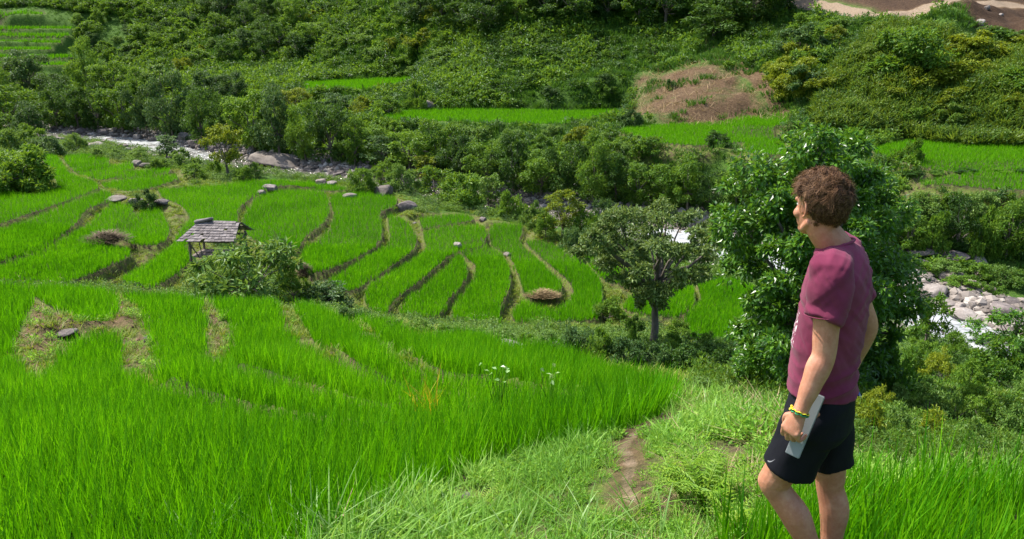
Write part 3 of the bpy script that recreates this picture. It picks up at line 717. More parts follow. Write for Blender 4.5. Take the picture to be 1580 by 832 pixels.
def hit(px, py, y0=1.5, y1=260):
    """first ground point seen along a bearing"""
    a, b, c = ray(px, py); ys = np.geomspace(y0, y1, 1400)
    t = ys / b; z = c * t; h = height(a * t, ys); k = np.argmax(h >= z)
    if h[k] < z[k]: k = len(ys) - 1
    return np.array([a * t[k], ys[k], h[k]])
def depth_of(p): return p[1] * math.cos(PITCH) - p[2] * math.sin(PITCH)
PLANTS = []
def plant(px, pyb, pyt, wpx, kind, mat, label, cat='tree', group=None, name=None, rz=None, at=None, bark='bark', y0=1.5, wmul=1.0, H=None):
    """a plant standing on the ground at a bearing; its height from how tall it stands there"""
    p = hit(px, pyb, y0) if at is None else np.array(at, float)
    s = depth_of(p) / FPX
    if H is None: H = max(.15, (pyb - pyt) * s * 0.95)
    W = wpx * s if wpx else None
    tm, cm = PROTO[kind]
    name = name or {'tree': 'tree', 'bush': 'bush', 'shrub': 'shrub'}.get(cat, cat)
    e = empty(name, p - np.array([0, 0, .02]), label, cat, group, random.uniform(0, 6.28) if rz is None else rz)
    if W:
        co = np.empty(len(cm.vertices) * 3, np.float32) if 'w' not in cm else None
        if co is not None:
            cm.vertices.foreach_get('co', co); co = co.reshape(-1, 3); cm['w'] = float(np.percentile(np.hypot(co[:, 0], co[:, 1]), 97) * 2)
        sx = W / cm['w']
    else: sx = H * random.uniform(.9, 1.15) * wmul
    e.scale = (sx, sx * random.uniform(.9, 1.1), H)
    for nm, me, mt in (('trunk', tm, M[bark]), ('crown', cm, M[mat])):
        o = bpy.data.objects.new(nm, me); COL.objects.link(o); o.parent = e
        o.material_slots[0].link = 'OBJECT'; o.material_slots[0].material = mt
    PLANTS.append((p, H)); return e

F = lambda k: 'forest_%d' % (k % 5)
B = lambda k: 'bush_%d' % (k % 4)
T = lambda k: 'twiggy_%d' % (k % 3)
# --- the plants one notices first
plant(1006, 532, 288, 245, 'umbrella', 'leaf_umbrella', 'umbrella shaped tree with an open crown and visible trunk below the terraces', rz=.7)
plant(1258, 622, 172, 350, 'bigleaf', 'leaf_glossy', 'big leafy tree with glossy leaves right behind the standing man', rz=.4)
plant(1375, 628, 490, 150, 'bush_1', 'leaf_glossy', 'dark glossy bush at the foot of the big leafy tree', 'bush')
plant(1215, 612, 520, 120, 'bush_2', 'leaf_glossy', 'dark bush beside the man\'s waist at the foot of the big leafy tree', 'bush')
plant(352, 275, 183, 62, 'loose_0', 'leaf_yellow', 'slim yellow green tree standing alone at the river bend')
plant(388, 472, 360, 205, 'broad', 'leaf_pale', 'wide broadleaf shrub with long pale leaves beside the thatched hut', 'shrub')
plant(348, 458, 384, 112, 'broad', 'leaf_pale', 'low broadleaf shrub half hiding the posts of the hut', 'shrub', rz=2., y0=22)
plant(455, 474, 405, 70, 'twiggy_0', 'leaf_mid', 'shrub on the far side of the wide broadleaf shrub, away from the hut', 'shrub')
plant(500, 480, 428, 110, 'bush_0', 'leaf_blue', 'round bluish bush between the broadleaf shrub and the fan of terraces', 'bush')
plant(868, 370, 286, 80, 'loose_1', 'leaf_yellow', 'small reddish yellow tree between the fan of terraces and the river', y0=30)
plant(228, 322, 285, 52, 'bush_3', 'leaf_blue', 'rounded blue green shrub growing on the rock between the rice plots', 'shrub')
plant(35, 294, 205, 150, 'bush_1', 'leaf_mid', 'large grassy bush mound at the edge of the upper rice strip', 'bush')
plant(5, 288, 232, 120, 'bush_2', 'leaf_mid', 'bush cut by the frame beside the large grassy mound', 'bush')
plant(75, 240, 203, 62, 'bush_0', 'leaf_blue', 'dark purplish bush at the head of the small rice plot', 'bush')
plant(118, 238, 203, 40, 'bush_2', 'leaf_pale', 'light green bush beside the foamy upstream rapids', 'bush')
plant(258, 248, 204, 50, 'loose_2', 'leaf_blue', 'small grey green tree between two glimpses of foamy river')
plant(285, 258, 222, 55, 'bush_3', 'leaf_pale', 'pale bush below the small grey green tree', 'bush')
plant(330, 268, 236, 40, 'bush_1', 'leaf_mid', 'small green bush at the foot of the slim yellow green tree', 'bush')
plant(1540, 600, 515, 120, 'bush_2', 'leaf_mid', 'large dark bush above the river on the brushy slope', 'bush')
plant(1555, 548, 470, 110, 'twiggy_1', 'leaf_glossy', 'dark leafy shrub behind the large bush, over the rapids', 'shrub')
plant(1425, 535, 440, 100, 'twiggy_2', 'leaf_mid', 'thin twiggy shrub in front of the pale river boulders', 'shrub', y0=12)
plant(975, 545, 470, 40, 'bush_1', 'leaf_dark', 'dark bush at the base of the umbrella shaped tree', 'bush', y0=14)
plant(1400, 105, 28, 120, 'bush_0', 'leaf_mid', 'tall leafy thicket just under the dirt road', 'bush')
plant(1345, 50, 28, 46, 'bush_3', 'leaf_mid', 'round bush beside the dirt road', 'bush')
plant(1255, 40, 14, 70, 'bush_1', 'leaf_mid', 'wide low bush where the dirt road begins', 'bush')
plant(1295, 46, 24, 45, 'bush_2', 'leaf_pale', 'small light bush under the dirt road', 'bush')
plant(1550, 70, 40, 110, 'bush_2', 'leaf_dark', 'dark bush at the lower edge of the brown scree', 'bush')
plant(1100, 62, 4, 110, 'forest_1', 'leaf_dark', 'dark spreading tree at the top of the foot trail')
plant(1035, 138, 118, 30, 'bush_1', 'leaf_blue', 'lone green bush in the bare brown slope', 'bush')
plant(975, 195, 165, 40, 'bush_2', 'leaf_blue', 'bush at the edge of the bare brown slope above the rice ledge', 'bush')
plant(135, 150, 55, 62, 'forest_2', 'leaf_mid', 'tall round tree in front of the distant staircase of rice ledges')
plant(45, 150, 64, 66, 'forest_0', 'leaf_blue', 'bluish tall tree in front of the distant staircase of rice ledges')
plant(285, 118, 84, 40, 'bush_0', 'leaf_yellow', 'bright yellow green bush above the riverside forest', 'bush')
plant(312, 85, 64, 22, 'bush_1', 'leaf_yellow', 'small bright yellow bush higher on the green hillside', 'bush')

def ordinal(n):
    w = ['first','second','third','fourth','fifth','sixth','seventh','eighth','ninth','tenth','eleventh','twelfth','thirteenth','fourteenth','fifteenth','sixteenth','seventeenth','eighteenth','nineteenth','twentieth']
    return w[n] if n < 20 else {2: 'twenty', 3: 'thirty'}[(n + 1) // 10] + '-' + w[(n + 1) % 10 - 1] if (n + 1) % 10 else {3: 'thirtieth', 4: 'fortieth'}[(n + 1) // 10]
MATN = {'leaf_dark': 'dark', 'leaf_mid': 'green', 'leaf_yellow': 'yellow green', 'leaf_blue': 'grey green', 'leaf_pale': 'pale', 'leaf_glossy': 'glossy', 'leaf_olive': 'olive'}
def row(items, what, where, group, cat, y0=1.5, bark='bark', adj=''):
    """items: px, base, top, width, kind, mat; labelled by counting along the row"""
    items = sorted(items)
    for i, (px, b, t, w, k, m) in enumerate(items):
        if group.startswith('trees along') and px > 560: t = t + 12
        if group.startswith('bushes of the overgrown'): t = t - 26; w = w * 1.1
        if group.startswith('bushes between the terraces'): t = t - 12; w = w * 1.15
        plant(px, b, t, w, k, m, '%s %s, %s from the left %s' % (MATN[m], what, ordinal(i), where), cat, group, y0=y0, bark=bark)
D, G_, Y_, Bl, Pa, Gl = 'leaf_dark', 'leaf_mid', 'leaf_yellow', 'leaf_blue', 'leaf_pale', 'leaf_glossy'
# far bank forest, the row standing along the water
row([(18,205,118,80,F(0),G_),(50,215,150,60,F(1),Bl),(88,200,126,75,F(2),D),(122,202,128,60,F(3),D),(152,204,120,62,F(4),D),(190,206,112,70,F(0),G_),(228,212,122,66,F(1),Bl),
     (268,215,108,84,F(2),Bl),(312,222,128,66,F(3),D),(352,226,140,64,F(4),D),(392,236,120,80,F(0),G_),(432,246,118,84,F(1),Bl),(472,250,150,62,F(2),G_),(512,252,148,76,F(3),D),(548,258,172,62,F(4),G_),
     (590,262,190,66,'loose_0',Bl),(632,262,176,74,F(0),G_),(672,266,162,84,F(1),G_),(715,278,190,76,F(2),D),(752,288,200,72,F(3),G_),(792,296,182,84,F(4),D),(835,304,205,80,F(0),G_),(876,312,196,74,F(1),D),
     (912,316,184,80,F(2),G_),(950,312,215,70,F(3),D),(985,318,232,70,F(4),G_),(1022,322,224,74,F(0),G_),(1060,326,214,76,F(1),G_),(1098,330,246,66,F(2),D),(1134,336,250,70,F(3),G_),(1172,340,250,70,F(4),D)],
    'tree of the riverside row', 'on the far bank', 'trees along the far bank of the river', 'tree', 50)
row([(8,168,100,60,F(2),G_),(80,160,108,60,F(3),D),(175,150,84,64,F(0),G_),(215,160,98,64,F(1),G_),(250,150,96,56,'loose_1',Pa),(320,165,104,70,F(4),Bl),(365,160,108,60,F(2),Bl),(455,175,128,56,F(0),Y_),
     (520,178,140,60,F(1),Bl),(560,180,140,60,B(1),Y_),(600,178,146,50,B(2),G_),(642,168,118,46,B(3),G_),(1395,318,270,60,B(1),G_)],
    'tree of the second row', 'behind the riverside trees', 'second row of trees behind the riverside row', 'tree', 50)
row([(1400,388,318,66,F(0),G_),(1436,392,300,76,B(1),G_),(1475,394,292,84,F(2),D),(1515,396,300,76,B(3),G_),(1552,400,296,82,F(4),G_),(1590,402,300,80,B(1),D),(1625,405,300,80,F(2),G_),(1362,378,300,60,F(1),D)],
    'bush on the steep far bank', 'across the rocky river', 'bushes on the steep far bank across the rocky river', 'bush', 36)
row([(1422,330,290,56,B(0),Pa),(1466,328,288,60,B(1),G_),(1510,332,290,60,B(2),Pa),(1556,334,292,64,B(3),G_),(1600,332,292,60,B(0),G_),(1300,300,250,70,B(2),G_),(1245,290,240,60,B(3),D)],
    'bush under the lower rice strip', 'across the river', 'bushes just under the lower rice strip across the river', 'bush', 40)
row([(1405,268,262,40,B(0),D),(1445,267,261,44,B(1),G_),(1490,265,259,46,B(2),D),(1535,265,259,44,B(3),G_),(1580,265,259,46,B(0),D)],
    'low bush', 'between the two rice strips across the river', 'low bushes between the two rice strips across the river', 'bush', 40)
# brush between the terraces and the river
row([(560,296,262,46,B(0),G_),(592,292,254,56,T(0),G_),(622,298,258,50,B(2),Pa),(655,288,246,44,'loose_2',Y_),(672,308,262,66,T(1),G_),(712,318,266,70,B(0),G_),(752,326,274,70,T(2),Pa),(790,336,290,62,B(1),G_),
     (825,350,312,44,B(3),Pa),(842,366,328,46,T(0),G_),(905,378,326,56,B(2),G_),(930,366,310,40,T(1),Bl),(890,396,350,50,B(0),Bl),(950,400,362,44,T(2),G_)],
    'bush of the belt', 'between the terraces and the river', 'bushes between the terraces and the river', 'bush', 30)
# brush along the lower edge of the fan of terraces
row([(540,496,462,60,B(1),Bl),(575,505,480,56,B(2),G_),(612,512,486,56,B(3),Pa),(650,516,490,60,T(0),G_),(690,522,494,60,B(0),G_),(730,526,496,58,B(1),Bl),(770,530,500,58,B(2),Pa),(808,540,506,56,B(3),G_),
     (850,545,505,60,T(1),Pa),(885,552,492,72,B(0),Bl),(925,560,488,80,B(1),G_),(938,500,452,60,B(2),G_),(978,522,476,56,B(3),D),(1048,528,486,60,B(2),G_),(1085,545,505,50,T(1),G_),(965,575,515,80,B(2),Bl),(1005,582,528,84,B(3),Bl),(1045,590,535,84,B(0),D),(1085,590,540,70,B(1),G_),(1120,585,520,76,B(2),D),(1150,596,545,64,B(3),Bl),
     (1040,545,505,60,B(1),G_),(1095,552,520,56,B(0),D)],
    'bush of the hedge', 'below the fan of terraces', 'hedge of bushes below the fan of terraces', 'bush', 13)
row([(1075,615,572,84,B(2),Pa),(1120,612,580,56,B(3),G_),(1160,618,578,60,B(0),G_)], 'low bush', 'where the near paddy ends', 'low bushes where the near paddy ends', 'bush', 7)
# right slope brush
row([(1345,650,612,56,T(0),Y_),(1385,640,600,60,B(1),Pa),(1430,655,600,70,T(1),Pa),(1470,662,610,70,B(3),Pa),(1510,668,618,66,T(2),G_),(1552,680,630,70,B(0),Pa),(1450,600,556,60,T(0),Y_),(1490,612,572,54,B(2),G_),
     (1590,640,590,70,B(2),Pa),(1405,590,545,60,B(0),G_),(1470,560,530,50,T(2),G_),(1500,640,600,50,B(0),G_),(1420,575,538,50,T(1),G_),(1590,560,500,60,B(1),D)],
    'bush of the overgrown slope', 'beyond the right hand rice', 'bushes of the overgrown slope beyond the right hand rice', 'bush', 7)
# low brush beside the river on the right
row([(1420,420,392,56,B(1),G_),(1462,425,398,60,B(2),Pa),(1505,432,400,56,T(1),G_),(1545,440,402,56,B(0),Pa),(1575,446,408,50,T(2),G_),(1480,446,425,60,B(2),G_),(1530,452,430,50,B(3),G_)],
    'low bush of the gravel island', 'by the rocky river', 'low bushes on the gravel island', 'bush', 28)
# left margin
row([(-5,225,165,60,F(1),G_),(22,236,190,60,B(0),Pa),(52,226,186,50,B(2),G_),(-30,260,210,60,B(1),G_),(150,244,226,30,B(3),Pa),(180,246,226,40,B(1),Pa),(215,250,224,44,T(0),Pa),(245,262,240,36,B(0),G_),(300,276,250,40,T(1),G_),
     (375,282,252,40,B(2),G_),(395,274,246,30,T(2),Pa)],
    'bush near the river bend', 'at the head of the terraces', 'bushes at the head of the terraces near the river bend', 'bush', 45)

# --- hillside bushes and trees, spread with natural spacing
def inpoly_px(poly, n, rng, sep):
    P = np.array(poly, float); out = []; tries = 0
    while len(out) < n and tries < 20000:
        tries += 1
        x = rng.uniform(P[:, 0].min(), P[:, 0].max()); y = rng.uniform(P[:, 1].min(), P[:, 1].max())
        if in_poly(P, np.array([x]), np.array([y]))[0] and all((x - a) ** 2 + ((y - b) * 2.0) ** 2 > sep ** 2 for a, b in out): out.append((x, y))
    return out
def spread(poly, n, sep, hr, kinds, mats, label, cat, group, seed, y0=55, wm=(.9, 1.3)):
    rng = np.random.default_rng(seed); random.seed(seed); items = []; cnt = {}
    for x, y in inpoly_px(poly, n, rng, sep):
        m = str(rng.choice(mats)); k = str(rng.choice(kinds)); H_ = rng.uniform(*hr); wv = rng.uniform(*wm)
        p = hit(x, y, y0)
        if not near_val(GIN, p[0], p[1]): items.append((x, y, m, k, H_, wv))
    for x, y, m, k, H_, wv in sorted(items):
        key = ('large ' if H_ > hr[0] + (hr[1] - hr[0]) * .5 else 'smaller ') + MATN[m]; c = cnt.get(key, 0); cnt[key] = c + 1
        plant(x, y, 0, None, k, m, label % (ordinal(c) + ' ' + key), cat, group, y0=y0, H=H_, wmul=wv)
FK = [F(i) for i in range(5)]; BK = [B(i) for i in range(4)]
spread([(330,20),(470,10),(480,95),(340,100)], 14, 36, (3.5, 6), FK, [D, D, Bl, G_], '%s tree from the left in the dark hillside grove', 'tree', 'dark grove on the hillside', 1)
spread([(640,0),(800,-10),(1000,-10),(1215,-10),(1215,30),(1100,45),(960,50),(840,40),(740,60),(650,40)], 34, 36, (3.5, 7), FK, [D, D, G_, Bl], '%s tree from the left in the dark wood topping the hillside', 'tree', 'dark wood at the top of the hillside', 2)
spread([(470,0),(640,0),(700,60),(700,110),(600,120),(480,100)], 36, 26, (1.0, 2.6), BK + FK[:2], [G_, G_, Y_, Pa, D], '%s bush from the left in the mottled thicket above the thin ledge', 'bush', 'mottled thicket above the thin rice ledge', 3)
spread([(700,50),(900,55),(1060,60),(1060,85),(960,110),(960,150),(900,155),(700,150),(640,130)], 24, 34, (.7, 1.7), BK, [G_, D, G_, Bl], '%s bush from the left on the slope over the long ledge', 'bush', 'bushes on the grassy slope above the long rice ledge', 4)
spread([(120,0),(330,0),(330,100),(200,105),(110,60)], 30, 30, (1.2, 3.4), BK + FK[:2], [G_, Bl, G_, Pa], '%s bush from the left beside the distant rice staircase', 'bush', 'bushes beside the distant staircase of rice ledges', 5)
spread([(1215,50),(1260,40),(1300,60),(1260,120),(1220,170),(1215,110)], 12, 22, (1.2, 2.8), BK, [G_, Y_, Bl], '%s bush from the left in the gully beside the bare slope', 'bush', 'bushes in the gully beside the bare slope', 6)
spread([(1300,90),(1400,50),(1480,70),(1580,80),(1580,190),(1400,200),(1260,195)], 18, 40, (.9, 2.2), BK, [G_, 'leaf_olive', Y_], '%s bush from the left in the tall crop', 'bush', 'bushes in the tall crop on the steep bank', 7, wm=(1.2, 1.8))
spread([(480,200),(620,205),(900,215),(1180,240),(1180,262),(900,240),(620,225),(480,215)], 24, 34, (.8, 1.8), BK, [G_, D, Pa, Y_], '%s bush from the left just below the far rice ledges', 'bush', 'thick growth below the far rice ledges', 8)
random.seed(99)
# ------------------------------------------------------------------ ground cover nobody could count
def scatter(name, label, pts, scales, src, seed=0, tilt=.15):
    rng = np.random.default_rng(seed)
    me = bpy.data.meshes.new(name); me.vertices.add(len(pts)); me.vertices.foreach_set('co', np.asarray(pts, np.float32).ravel())
    a = me.attributes.new('sc', 'FLOAT_VECTOR', 'POINT'); a.data.foreach_set('vector', np.asarray(scales, np.float32).ravel())
    r = np.stack([rng.normal(0, tilt, len(pts)), rng.normal(0, tilt, len(pts)), rng.uniform(0, 6.28, len(pts))], -1)
    b = me.attributes.new('rt', 'FLOAT_VECTOR', 'POINT'); b.data.foreach_set('vector', r.astype(np.float32).ravel())
    o = link(name, me); tag(o, label, None, None, 'stuff')
    ng = bpy.data.node_groups.new(name + '_spread', 'GeometryNodeTree')
    ng.interface.new_socket('Geometry', in_out='INPUT', socket_type='NodeSocketGeometry'); ng.interface.new_socket('Geometry', in_out='OUTPUT', socket_type='NodeSocketGeometry')
    gi = ng.nodes.new('NodeGroupInput'); go = ng.nodes.new('NodeGroupOutput'); ip = ng.nodes.new('GeometryNodeInstanceOnPoints'); oi = ng.nodes.new('GeometryNodeObjectInfo')
    oi.inputs['Object'].default_value = src; oi.inputs['As Instance'].default_value = True
    na = ng.nodes.new('GeometryNodeInputNamedAttribute'); na.data_type = 'FLOAT_VECTOR'; na.inputs[0].default_value = 'sc'
    nb = ng.nodes.new('GeometryNodeInputNamedAttribute'); nb.data_type = 'FLOAT_VECTOR'; nb.inputs[0].default_value = 'rt'
    ng.links.new(gi.outputs[0], ip.inputs['Points']); ng.links.new(oi.outputs['Geometry'], ip.inputs['Instance'])
    ng.links.new(na.outputs[0], ip.inputs['Scale'])
    er = ng.nodes.new('FunctionNodeEulerToRotation'); ng.links.new(nb.outputs[0], er.inputs[0]); ng.links.new(er.outputs[0], ip.inputs['Rotation'])
    ng.links.new(ip.outputs[0], go.inputs[0])
    md = o.modifiers.new('spread', 'NODES'); md.node_group = ng
    return o
def source(name, arrays, mat):
    return bpy.data.objects.new(name, mesh_np(name, *arrays, mat))
def leafy_tuft(seed, n, L, r=.5, h=.5, asp=.45):
    rng = np.random.default_rng(seed); C = np.array([[rng.uniform(-r, r) * .6, rng.uniform(-r, r) * .6, rng.uniform(.1, .6) * h] for _ in range(7)]); R = rng.uniform(.25, .5, 7) * r
    return clump_leaves(rng, C, R, n // 7, L, asp, .8, .5, .15, .3)
def blade_tuft(seed, n, h, w, spread_=.25, lean=.5, segs=3, curve=.5):
    az = RNG.uniform(0, 6.28, n); rad = RNG.uniform(0, spread_, n)
    pos = np.stack([np.cos(az) * rad, np.sin(az) * rad, np.zeros(n)], -1)
    return blade_arrays(pos, h * RNG.uniform(.45, 1.1, n), np.full(n, w) * RNG.uniform(.6, 1.3, n), az + RNG.normal(0, .6, n), RNG.uniform(.05, lean, n), RNG.uniform(0, curve, n), segs)

# candidate positions, even on the ground, thinned with distance
def field(n, ylo, yhi, seed, power=2.0):
    rng = np.random.default_rng(seed); u = rng.uniform(0, 1, n)
    y = (ylo ** power + u * (yhi ** power - ylo ** power)) ** (1 / power)
    x = rng.uniform(-1, 1, n) * (y * .92 + 3)
    return x, y, rng
def free(x, y, m=.15):
    return (~near_val(GIN, x, y)) & (near_val(GED, x, y) > m)
def river_w(x, y): return near_val(GDR, x, y) - near_val(GWR, x, y) * .5
def pin(P, x, y): return in_poly(P, x, y)

# hillside undergrowth and grass
x, y, rng = field(88000, 40, 185, 5, 1.6)
rw = river_w(x, y); far_side = (y > 62 - x * .45) & (y > np.interp(x, RIVER[:, 0], RIVER[:, 1]) )
jx_, jy_ = fbm(x / 2.5, y / 2.5, 311, 3) * 2.6, fbm(x / 2.5, y / 2.5, 312, 3) * 2.6
bare = pin(DIRT_FAR, x + jx_, y + jy_) | pin(SCREE, x, y) | (seg_dist(ROAD, x, y, False)[0] < 1.6) | (pin(DIRT_FAR2, x, y) & (rng.uniform(0, 1, len(x)) < .6))
far_side = y > np.interp(x, RIVER[:, 0], RIVER[:, 1])
ok = far_side & free(x, y, .5) & (rw > 2.6) & ~bare & (seg_dist(TRAIL, x, y, False)[0] > .7)
CROP = on_far(*np.array([(1255,196),(1262,140),(1300,100),(1370,40),(1460,60),(1640,66),(1680,205),(1500,212),(1400,206)], float).T)[:, :2]
crop = pin(CROP, x, y)
dens = fbm(x / 6, y / 6, 91, 3)
u = ok & (~crop | (rng.uniform(0, 1, len(x)) < .5)) & ~((y > 123) & (y < 144) & (x < -63)) & ((dens > -.02) | (rng.uniform(0, 1, len(x)) < .28))
s = rng.uniform(.7, 1.9, u.sum()) * np.clip(y[u] / 80, .7, 1.4)
P_ = np.stack([x[u], y[u], height(x[u], y[u]) - .05], -1)
tu = source('undergrowth_clump', leafy_tuft(3, 84, .20, .55, .8), M['leaf_mid'])
td = source('undergrowth_clump_dark', leafy_tuft(4, 84, .18, .55, .7), M['leaf_dark'])
h_ = hash2(np.floor(P_[:, 0] / 3), np.floor(P_[:, 1] / 3), 4) + rng.uniform(-.35, .35, len(P_)) < .5
scatter('hillside_undergrowth', 'leafy green undergrowth covering the hillside across the river', P_[h_], np.stack([s, s, s * rng.uniform(.6, 1.3, len(s))], -1)[h_], tu, 1)
scatter('hillside_undergrowth', 'dark leafy undergrowth in patches on the hillside across the river', P_[~h_], np.stack([s, s, s * .8], -1)[~h_], td, 2)
gr = ok & ~crop & ~u
x2, y2, r2 = field(114000, 40, 185, 15, 1.6)
bare2 = pin(DIRT_FAR, x2 + fbm(x2 / 2.5, y2 / 2.5, 311, 3) * 2.6, y2 + fbm(x2 / 2.5, y2 / 2.5, 312, 3) * 2.6) | pin(SCREE, x2, y2) | (seg_dist(ROAD, x2, y2, False)[0] < 1.5)
g2 = (y2 > np.interp(x2, RIVER[:, 0], RIVER[:, 1])) & free(x2, y2, .25) & (river_w(x2, y2) > 2.2) & (~bare2 | (pin(DIRT_FAR, x2, y2) & (fbm(x2 / 2, y2 / 2, 47, 2) > .25) & (r2.uniform(0, 1, len(x2)) < .5)))  & ~pin(CROP, x2, y2)
s2 = r2.uniform(.7, 1.3, g2.sum()) * np.clip(y2[g2] / 75, .7, 1.6) * np.where((y2[g2] > 123) & (y2[g2] < 144) & (x2[g2] < -58), .3, 1)
gt = source('hillside_grass_tuft', blade_tuft(8, 26, .55, .07, .38, .6, 2), M['hill_grass'])
scatter('hillside_grass', 'deep green long grass on the hillside across the river', np.stack([x2[g2], y2[g2], height(x2[g2], y2[g2]) - .03], -1), np.stack([s2] * 3, -1), gt, 3)
# tall crop on the steep bank
x3, y3, r3 = field(60000, 50, 90, 25, 1.2)
c3 = pin(CROP, x3, y3) & (seg_dist(ROAD, x3, y3, False)[0] > 1.8)
x3, y3 = x3[c3][:4600], y3[c3][:4600]
ct = blade_tuft(9, 12, 1.25, .11, .18, .55, 3, .7); cl = leafy_tuft(12, 84, .20, .62, 1.5)
cs = source('crop_plant', join_arrays([ct, cl]), M['leaf_olive'])
s3 = r3.uniform(.6, 1.15, len(x3))
scatter('tall_crop', 'tall olive green crop with drooping leaves on the steep bank across the river', np.stack([x3, y3, height(x3, y3) - .03], -1), np.stack([s3, s3, s3 * r3.uniform(.8, 1.3, len(s3))], -1), cs, 4)
# dry stalks on the bare slope
x4, y4, r4 = field(60000, 60, 92, 35, 1.2)
m4 = (pin(DIRT_FAR, x4, y4) | pin(DIRT_FAR2, x4, y4)); x4, y4 = x4[m4][:520], y4[m4][:520]
st = source('dry_stalks', blade_tuft(10, 7, .8, .05, .3, 1.6, 2), M['straw'])
s4 = r4.uniform(.4, 1.1, len(x4))
scatter('dry_stalks', 'cut dry stalks lying on the bare brown slope', np.stack([x4, y4, height(x4, y4)], -1), np.stack([s4, s4, s4 * .6], -1), st, 5, .5)

# near bank brush: between terraces and river, the strip below the fan, the overgrown right slope
x5, y5, r5 = field(76000, 4.8, 90, 45, 1.3)
nearside = y5 < np.interp(x5, RIVER[:, 0], RIVER[:, 1]) - 1
ed5 = near_val(GED, x5, y5); rw5 = river_w(x5, y5)
slope5 = ((y5 > 12 + np.clip(x5, -20, 3) * -.0) | (x5 > 2.2 + y5 * .12))
zone_mid = (ed5 > 1.15) & nearside & (rw5 > 1.2) & (y5 > 12.5)
zone_right = nearside & (ed5 > .7) & (rw5 > 1.0) & (x5 > 2.1 + (y5 - 5) * .12) & (y5 > 4.8)
hutc = on_mid(330, 400)
ok5 = free(x5, y5, .4) & (zone_mid | zone_right) & (np.hypot(x5 - hutc[0], y5 - hutc[1]) > 2.2)
n5 = fbm(x5 / 2.5, y5 / 2.5, 93, 3); ok5 &= (n5 > -.25) | (x5 > 3)
x5, y5, n5 = x5[ok5], y5[ok5], n5[ok5]; s5 = r5.uniform(.35, .95, len(x5)) * (0.8 + .5 * np.clip(n5, 0, 1)) * np.clip(y5 / 25, .36, 1.2)
P5 = np.stack([x5, y5, height(x5, y5) - .03], -1); pick = r5.integers(0, 3, len(x5)); big = (hash2(np.floor(x5 / 1.5), np.floor(y5 / 1.5), 9) * 3).astype(int); pick = np.where(r5.uniform(0, 1, len(x5)) < .65, big, pick)
for k, (mt, L, lab) in enumerate([('leaf_mid', .12, 'green'), ('leaf_pale', .10, 'pale green'), ('leaf_blue', .11, 'grey green')]):
    src = source('brush_clump', leafy_tuft(20 + k, 98, L, .5, .7), M[mt]); q = pick == k
    scatter('brush', 'low %s brush filling the banks between paddies and river' % lab, P5[q], np.stack([s5, s5, s5 * r5.uniform(.6, 1.3, len(s5))], -1)[q], src, 6 + k)

# grass on the bunds and scars
x6, y6, r6 = field(330000, 8, 62, 55, 1.15)
ed6 = near_val(GED, x6, y6); nearside = y6 < np.interp(x6, RIVER[:, 0], RIVER[:, 1]) - 1
hu = near_val(GHU, x6, y6)
ok6 = free(x6, y6, .06) & nearside & (ed6 < 2.2) & (river_w(x6, y6) > .6) & ((fbm(x6 / .8, y6 / .8, 94, 3) + r6.uniform(-.3, .3, len(x6))) > -.02)
ok6 &= (hu < .03) | (r6.uniform(0, 1, len(x6)) < .25)
x6, y6 = x6[ok6], y6[ok6]; s6 = r6.uniform(.5, 1.3, len(x6))
bt = source('bund_grass_tuft', blade_tuft(11, 12, .16, .022, .10, .9, 2), M['bund_grass'])
scatter('bund_grass', 'short yellowish grass on the banks between the paddies', np.stack([x6, y6, height(x6, y6) - .01], -1), np.stack([s6] * 3, -1), bt, 9)

# meadow round the path, close to the camera
def near_pts(n, seed, x0, x1, y0_, y1_):
    rng = np.random.default_rng(seed); return rng.uniform(x0, x1, n), rng.uniform(y0_, y1_, n), rng
x7, y7, r7 = near_pts(52000, 65, -3.5, 5.2, 2.0, 12.5)
def meadow(x, y): 
    return free(x, y, .04) & (y > 2.2) & ~((x > 2.3 + (y - 5) * .10) & (y > 4.9)) & (((x > -1.2 - (5 - y) * .9) & (y < 12.5)) & (y < 13 - abs(x - 2) * .8)) & (~pin(SCAR[0], x, y))
dp7, _ = seg_dist(PATH, x7, y7, False)
ok7 = meadow(x7, y7) & (dp7 > .05 + .10 * r7.uniform(0, 1, len(x7))) & ((dp7 > .26) | (r7.uniform(0, 1, len(x7)) < .4)) & (fbm(x7 / .5, y7 / .5, 95, 3) + r7.uniform(-.35, .35, len(x7)) > -.16)
x7, y7, dp7 = x7[ok7], y7[ok7], dp7[ok7]
s7 = r7.uniform(.45, 1.15, len(x7)) * (.7 + .5 * np.clip(dp7, 0, 1)) * (1 + .5 * fbm(x7 / 1.1, y7 / 1.1, 96, 2))
P7 = np.stack([x7, y7, height(x7, y7) - .01], -1); k7 = r7.uniform(0, 1, len(x7)) + .5 * fbm(x7 / 1.5, y7 / 1.5, 97, 2)
w1 = source('weed_tuft', blade_tuft(12, 18, .20, .008, .07, .7, 3, .8), M['weed'])
w2 = source('pale_weed_tuft', blade_tuft(13, 8, .22, .010, .05, .8, 3, 1.0), M['weed_pale'])
w3 = source('leafy_weed', leafy_tuft(14, 56, .034, .11, .15, .5), M['weed'])
w4 = source('dry_grass_tuft', blade_tuft(15, 12, .16, .007, .08, 1.4, 2, .9), M['straw'])
for nm, lab, a, b, src in (('meadow_grass', 'bright green grass round the footpath', -9, .40, w1), ('pale_grass', 'pale bent grass blades round the footpath', .40, .46, w2),
                           ('leafy_weeds', 'small leafy weeds round the footpath', .46, 1.0, w3), ('dry_grass', 'dry straw coloured grass round the footpath', 1.0, 9, w4)):
    q = (k7 >= a) & (k7 < b); scatter(nm, lab, P7[q], np.stack([s7] * 3, -1)[q], src, 20 + int(a * 10 + 90))

